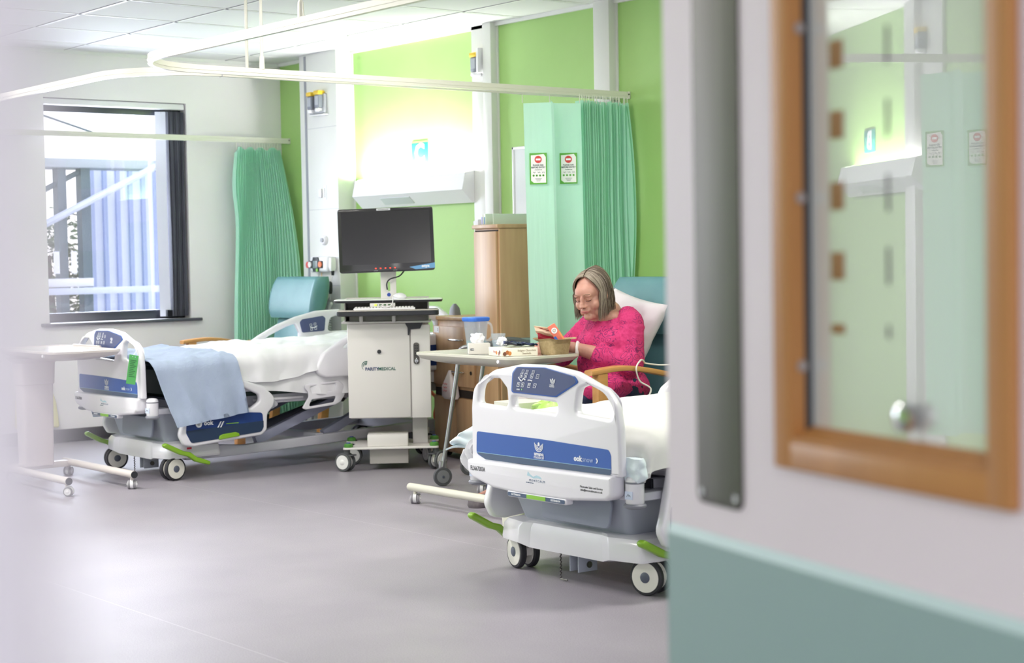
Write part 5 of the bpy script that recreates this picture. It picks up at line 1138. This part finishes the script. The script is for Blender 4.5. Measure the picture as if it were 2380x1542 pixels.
P += hand(WL, Vector((-.93, -.2, .08)), Vector((0, 0, 1)), 1); P += hand(WR_, Vector((.08, -.95, .0)), Vector((0, 0, 1)), -1)
KL, KR = Vector((-.045, -.37, .47)), Vector((-.215, -.37, .47)); AL, AR = Vector((-.12, -.50, .10)), Vector((-.295, -.49, .10))
for s, k_, a_ in ((1, KL, AL), (-1, KR, AR)): P += limb([(s*.085, -.01, .535), k_, a_], [.085, .062, .036]); P += limb([a_+Vector((0, 0, -.04)), a_+Vector((0, -.12, -.065))], [.032, .024])
blob('body', P, .004, PW, SKIN, 3, .5)
TOPM = mat('top_pink', (222, 52, 122), .8); n, l, b = nodes(TOPM)
tc = n.new('ShaderNodeTexCoord'); nz = n.new('ShaderNodeTexNoise'); nz.inputs['Scale'].default_value = 11; l.new(tc.outputs['Object'], nz.inputs[0])
vm = n.new('ShaderNodeVectorMath'); vm.operation = 'MULTIPLY_ADD'; vm.inputs[1].default_value = (.10, .10, .10); l.new(nz.outputs['Color'], vm.inputs[0]); l.new(tc.outputs['Object'], vm.inputs[2])
vo = n.new('ShaderNodeTexVoronoi'); vo.feature = 'F1'; vo.inputs['Scale'].default_value = 32; l.new(vm.outputs[0], vo.inputs['Vector'])
lt = n.new('ShaderNodeMath'); lt.operation = 'GREATER_THAN'; lt.inputs[1].default_value = .72; sn_ = n.new('ShaderNodeMath'); sn_.operation = 'SINE'; ml_ = n.new('ShaderNodeMath'); ml_.operation = 'MULTIPLY'; ml_.inputs[1].default_value = 19; l.new(vo.outputs['Distance'], ml_.inputs[0]); l.new(ml_.outputs[0], sn_.inputs[0]); l.new(sn_.outputs[0], lt.inputs[0])
n2 = n.new('ShaderNodeTexNoise'); n2.inputs['Scale'].default_value = 9; l.new(tc.outputs['Object'], n2.inputs[0]); gt = n.new('ShaderNodeMath'); gt.operation = 'GREATER_THAN'; gt.inputs[1].default_value = .46; l.new(n2.outputs['Fac'], gt.inputs[0])
an = n.new('ShaderNodeMath'); an.operation = 'MULTIPLY'; l.new(lt.outputs[0], an.inputs[0]); l.new(gt.outputs[0], an.inputs[1])
n3 = n.new('ShaderNodeTexNoise'); n3.inputs['Scale'].default_value = 90; l.new(tc.outputs['Object'], n3.inputs[0]); r0 = ramp(n, [(.3, (192, 38, 102)), (.7, (208, 56, 120))]); l.new(n3.outputs['Fac'], r0.inputs[0])
mx = n.new('ShaderNodeMixRGB'); mx.inputs[2].default_value = lin((132, 28, 92)); l.new(an.outputs[0], mx.inputs[0]); l.new(r0.outputs[0], mx.inputs[1]); l.new(mx.outputs[0], b.inputs['Base Color'])
Q = [sph((0, .005, .81), (.162, .118, .105), 24, 16), sph((0, -.055, .765), (.15, .09, .09), 20, 14), sph((0, -.015, .65), (.170, .148, .14), 24, 16), sph((0, .01, .545), (.178, .165, .10), 24, 16), sph((0, -.11, .55), (.19, .165, .082), 24, 16)]
for s, e, w_ in ((1, EL, WL), (-1, ER, WR_)): Q += limb([(s*.10, .01, .88), (s*.128, .0, .85), e, e.lerp(w_, .5)], [.05, .066, .060, .056])
def folds(p): return .006*fb(Vector((p.x*9, p.y*9, p.z*5)), 1, 3)+.006*(1-abs(fb(Vector((p.x*6+p.z*7, p.y*8, p.z*9-p.x*6)), 1, 2)))**4
blob('pink_top', Q, .006, PW, TOPM, 5, .5, folds, label='magenta top with a darker flower pattern')
NV = noisy('trouser_navy', (46, 52, 84), (38, 42, 70), 20, .85, bump=.1)
Q = []
for s, k_, a_ in ((1, KL, AL), (-1, KR, AR)): Q += limb([(s*.085, -.0, .53), k_, a_+Vector((0, -.0, -.02))], [.10, .076, .050])
blob('trousers', Q, .008, PW, NV, 4, .5, lambda p: .004*fb(p*14))
SL = noisy('slipper_mauve', (130, 122, 126), (112, 106, 112), 30, .9, bump=.1)
for a_ in (AL, AR):
    b = loft([(0, .038, .10, .035), (.012, .042, .105, .038), (.035, .040, .10, .036), (.062, .026, .07, .022, 0, .02)], 6); ob('slipper', b, SL, PW, M=T((a_.x, a_.y-.055, .0)))
# face details
mb = MB(); LIP = mat('lip_rose', (188, 112, 108), .45)
mb.put(tube(catmull([(-.019, -.0905, -.0595), (-.008, -.0975, -.0575), (0, -.0975, -.0583), (.008, -.0975, -.0575), (.019, -.0905, -.0595)]), .0028, 8), LIP, HM); mb.put(tube(catmull([(-.016, -.090, -.062), (0, -.0965, -.0655), (.016, -.090, -.062)]), .0036, 8), LIP, HM)
mb.put(tube(catmull([(-.019, -.0915, -.0605), (0, -.1, -.0605), (.019, -.0915, -.0605)]), .0008, 6), mat('lip_line', (120, 62, 62), .6), HM); mb.build('lips', PW)
BRW = mat('brow_brown', (150, 118, 100), .8); LASH = mat('lash_dark', (74, 52, 48), .7); CR = mat('lid_crease', (188, 134, 120), .6)
for s in (-1, 1):
    ob('eyebrow', tube(catmull([(s*.012, -.0915, .0245), (s*.026, -.0925, .031), (s*.044, -.0815, .0265)]), .0021, 6, rs=None), BRW, PW, M=HM)
    ob('eyelashes', tube(catmull([(s*.0165, -.0855, -.0045), (s*.022, -.0885, -.0068), (s*.030, -.0893, -.0075), (s*.038, -.086, -.0058), (s*.0435, -.080, -.0025)]), .0014, 6), LASH, PW, M=HM)
    ob('eyelid_crease', tube(catmull([(s*.0165, -.087, .006), (s*.029, -.0895, .0105), (s*.043, -.080, .005)]), .0009, 5), CR, PW, M=HM)
    ob('nostril', sph((s*.0075, -.1045, -.0385), (.003, .004, .0016)), mat('nostril_dark', (110, 60, 54), .8), PW, M=HM)
# hair
H1 = mat('hair_brown', (82, 68, 56), .55); H2 = mat('hair_grey', (150, 138, 122), .5); H3 = mat('hair_mid', (108, 94, 80), .55)
c0 = Vector((0, .016, .034)); rad = Vector((.0815, .100, .0915))
def strand(phi, s, off, jit, zend, n_=13, th1=96):
    pts = []; ph0 = phi
    y_sh = -.056*math.cos(ph0)*1.0
    for i in range(n_):
        th = R(3+(th1-3)*i/(n_-1)); sn = math.sin(th); w0 = i/(n_-1); phi = ph0+max(0, R(66)-ph0)*.8*w0**1.3
        p = c0+Vector((s*rad.x*sn*math.sin(phi), -rad.y*sn*math.cos(phi), rad.z*math.cos(th)))*(1+off)
        p.y += y_sh*(1-sn)*1.1; p.z -= .030*max(0, math.cos(phi))**2*(1-sn)*(1 if True else 0); p.x += jit*.004*sn
        pts.append(HM @ p)
    p = pts[-1].copy(); c_ = HM @ c0; out = Vector((p.x-c_.x, p.y-c_.y, 0)).normalized(); m_ = 9; L = max(.01, p.z-zend)
    for i in range(1, m_+1):
        t = i/m_; pts.append(p+Vector((0, 0, -L*t))+out*(.004*math.sin(t*3)-.012*t+.045*t*max(0, -math.cos(ph0))+jit*.006*math.sin(t*4+jit*9))+Vector((jit*.004*t, 0, 0)))
    return pts
def zend_of(phi, r_=0): return .878+.012*math.sin(phi)+.045*max(0, -math.cos(phi))+r_*.012
rh = random.Random(11); mb = MB()
for s in (-1, 1):
    N = 22; b = bmesh.new(); rows = [[b.verts.new(p) for p in strand(R(40+142*i/(N-1)), s, -.02, 0, zend_of(R(40+142*i/(N-1)))+.012)] for i in range(N)]
    for a, c in zip(rows, rows[1:]):
        for j in range(len(a)-1): b.faces.new((a[j], a[j+1], c[j+1], c[j]))
    mb.put(solid(b, .004), H3)
for k in range(1150):
    s = -1 if k % 2 else 1; ph = R(34+148*rh.random()**1.0); j_ = rh.uniform(-1, 1)
    pts = strand(ph, s, rh.uniform(-.008, .03), j_, zend_of(ph, rh.uniform(-1.5, 1.2)), 9)
    m_ = H2 if (rh.random() < (.62 if ph < R(95) else .28)) else (H1 if rh.random() < .6 else H3)
    w_ = rh.uniform(.0009, .0018); rs = [w_*(1-.75*(i/(len(pts)-1))**2) for i in range(len(pts))]
    mb.put(tube(pts, w_, 4, rs=rs), m_)
mb.build('hair', PW, ang=80, label='greying brown shoulder length hair')
b = tube([(WL.lerp(EL, .10)+Vector((.0, 0, 0)))+(Vector((.58, -.8, 0))*math.cos(R(i*20))+Vector((0, 0, 1))*math.sin(R(i*20)))*.034 for i in range(18)], .008, 6, closed=True, flat=.25)
ob('wristband', b, mat('band_white', (240, 240, 240), .5), PW)
ob('necklace_clasp', sph((.0, -.112, .878), (.004, .003, .008)), mat('gold', (214, 170, 80), .3, metal=1.), PW)
# pillow
def pil(u, v, s):
    a = u*2-1; c = v*2-1; e = (1-abs(a)**3.2)**.55*(1-abs(c)**3.2)**.55 if abs(a) < 1 and abs(c) < 1 else 0
    k = 1+.06*(abs(a*c)**2); return Vector((a*.185*k-.055*(1-c), s*(.062*e+.002)+.012*fb(Vector((a*2, c*2, s)), 1, 3)*e*2, c*.235*k))
mb = MB()
for s in (-1, 1): mb.put(grid(34, 40, lambda u, v: pil(u, v, s)), noisy('pillow_cotton', (216, 210, 214), (208, 202, 207), 6, .85, bump=.15, bscale=10))
bmesh.ops.remove_doubles(mb.bm, verts=mb.bm.verts, dist=.0045); bmesh.ops.recalc_face_normals(mb.bm, faces=mb.bm.faces)
o = mb.build('pillow', ang=70); o.matrix_world = T((-6.05, 5.545, .735)) @ rot('Y', 12) @ rot('X', -10); tag(o, 'white pillow propped behind the woman in the pink top', 'pillow')
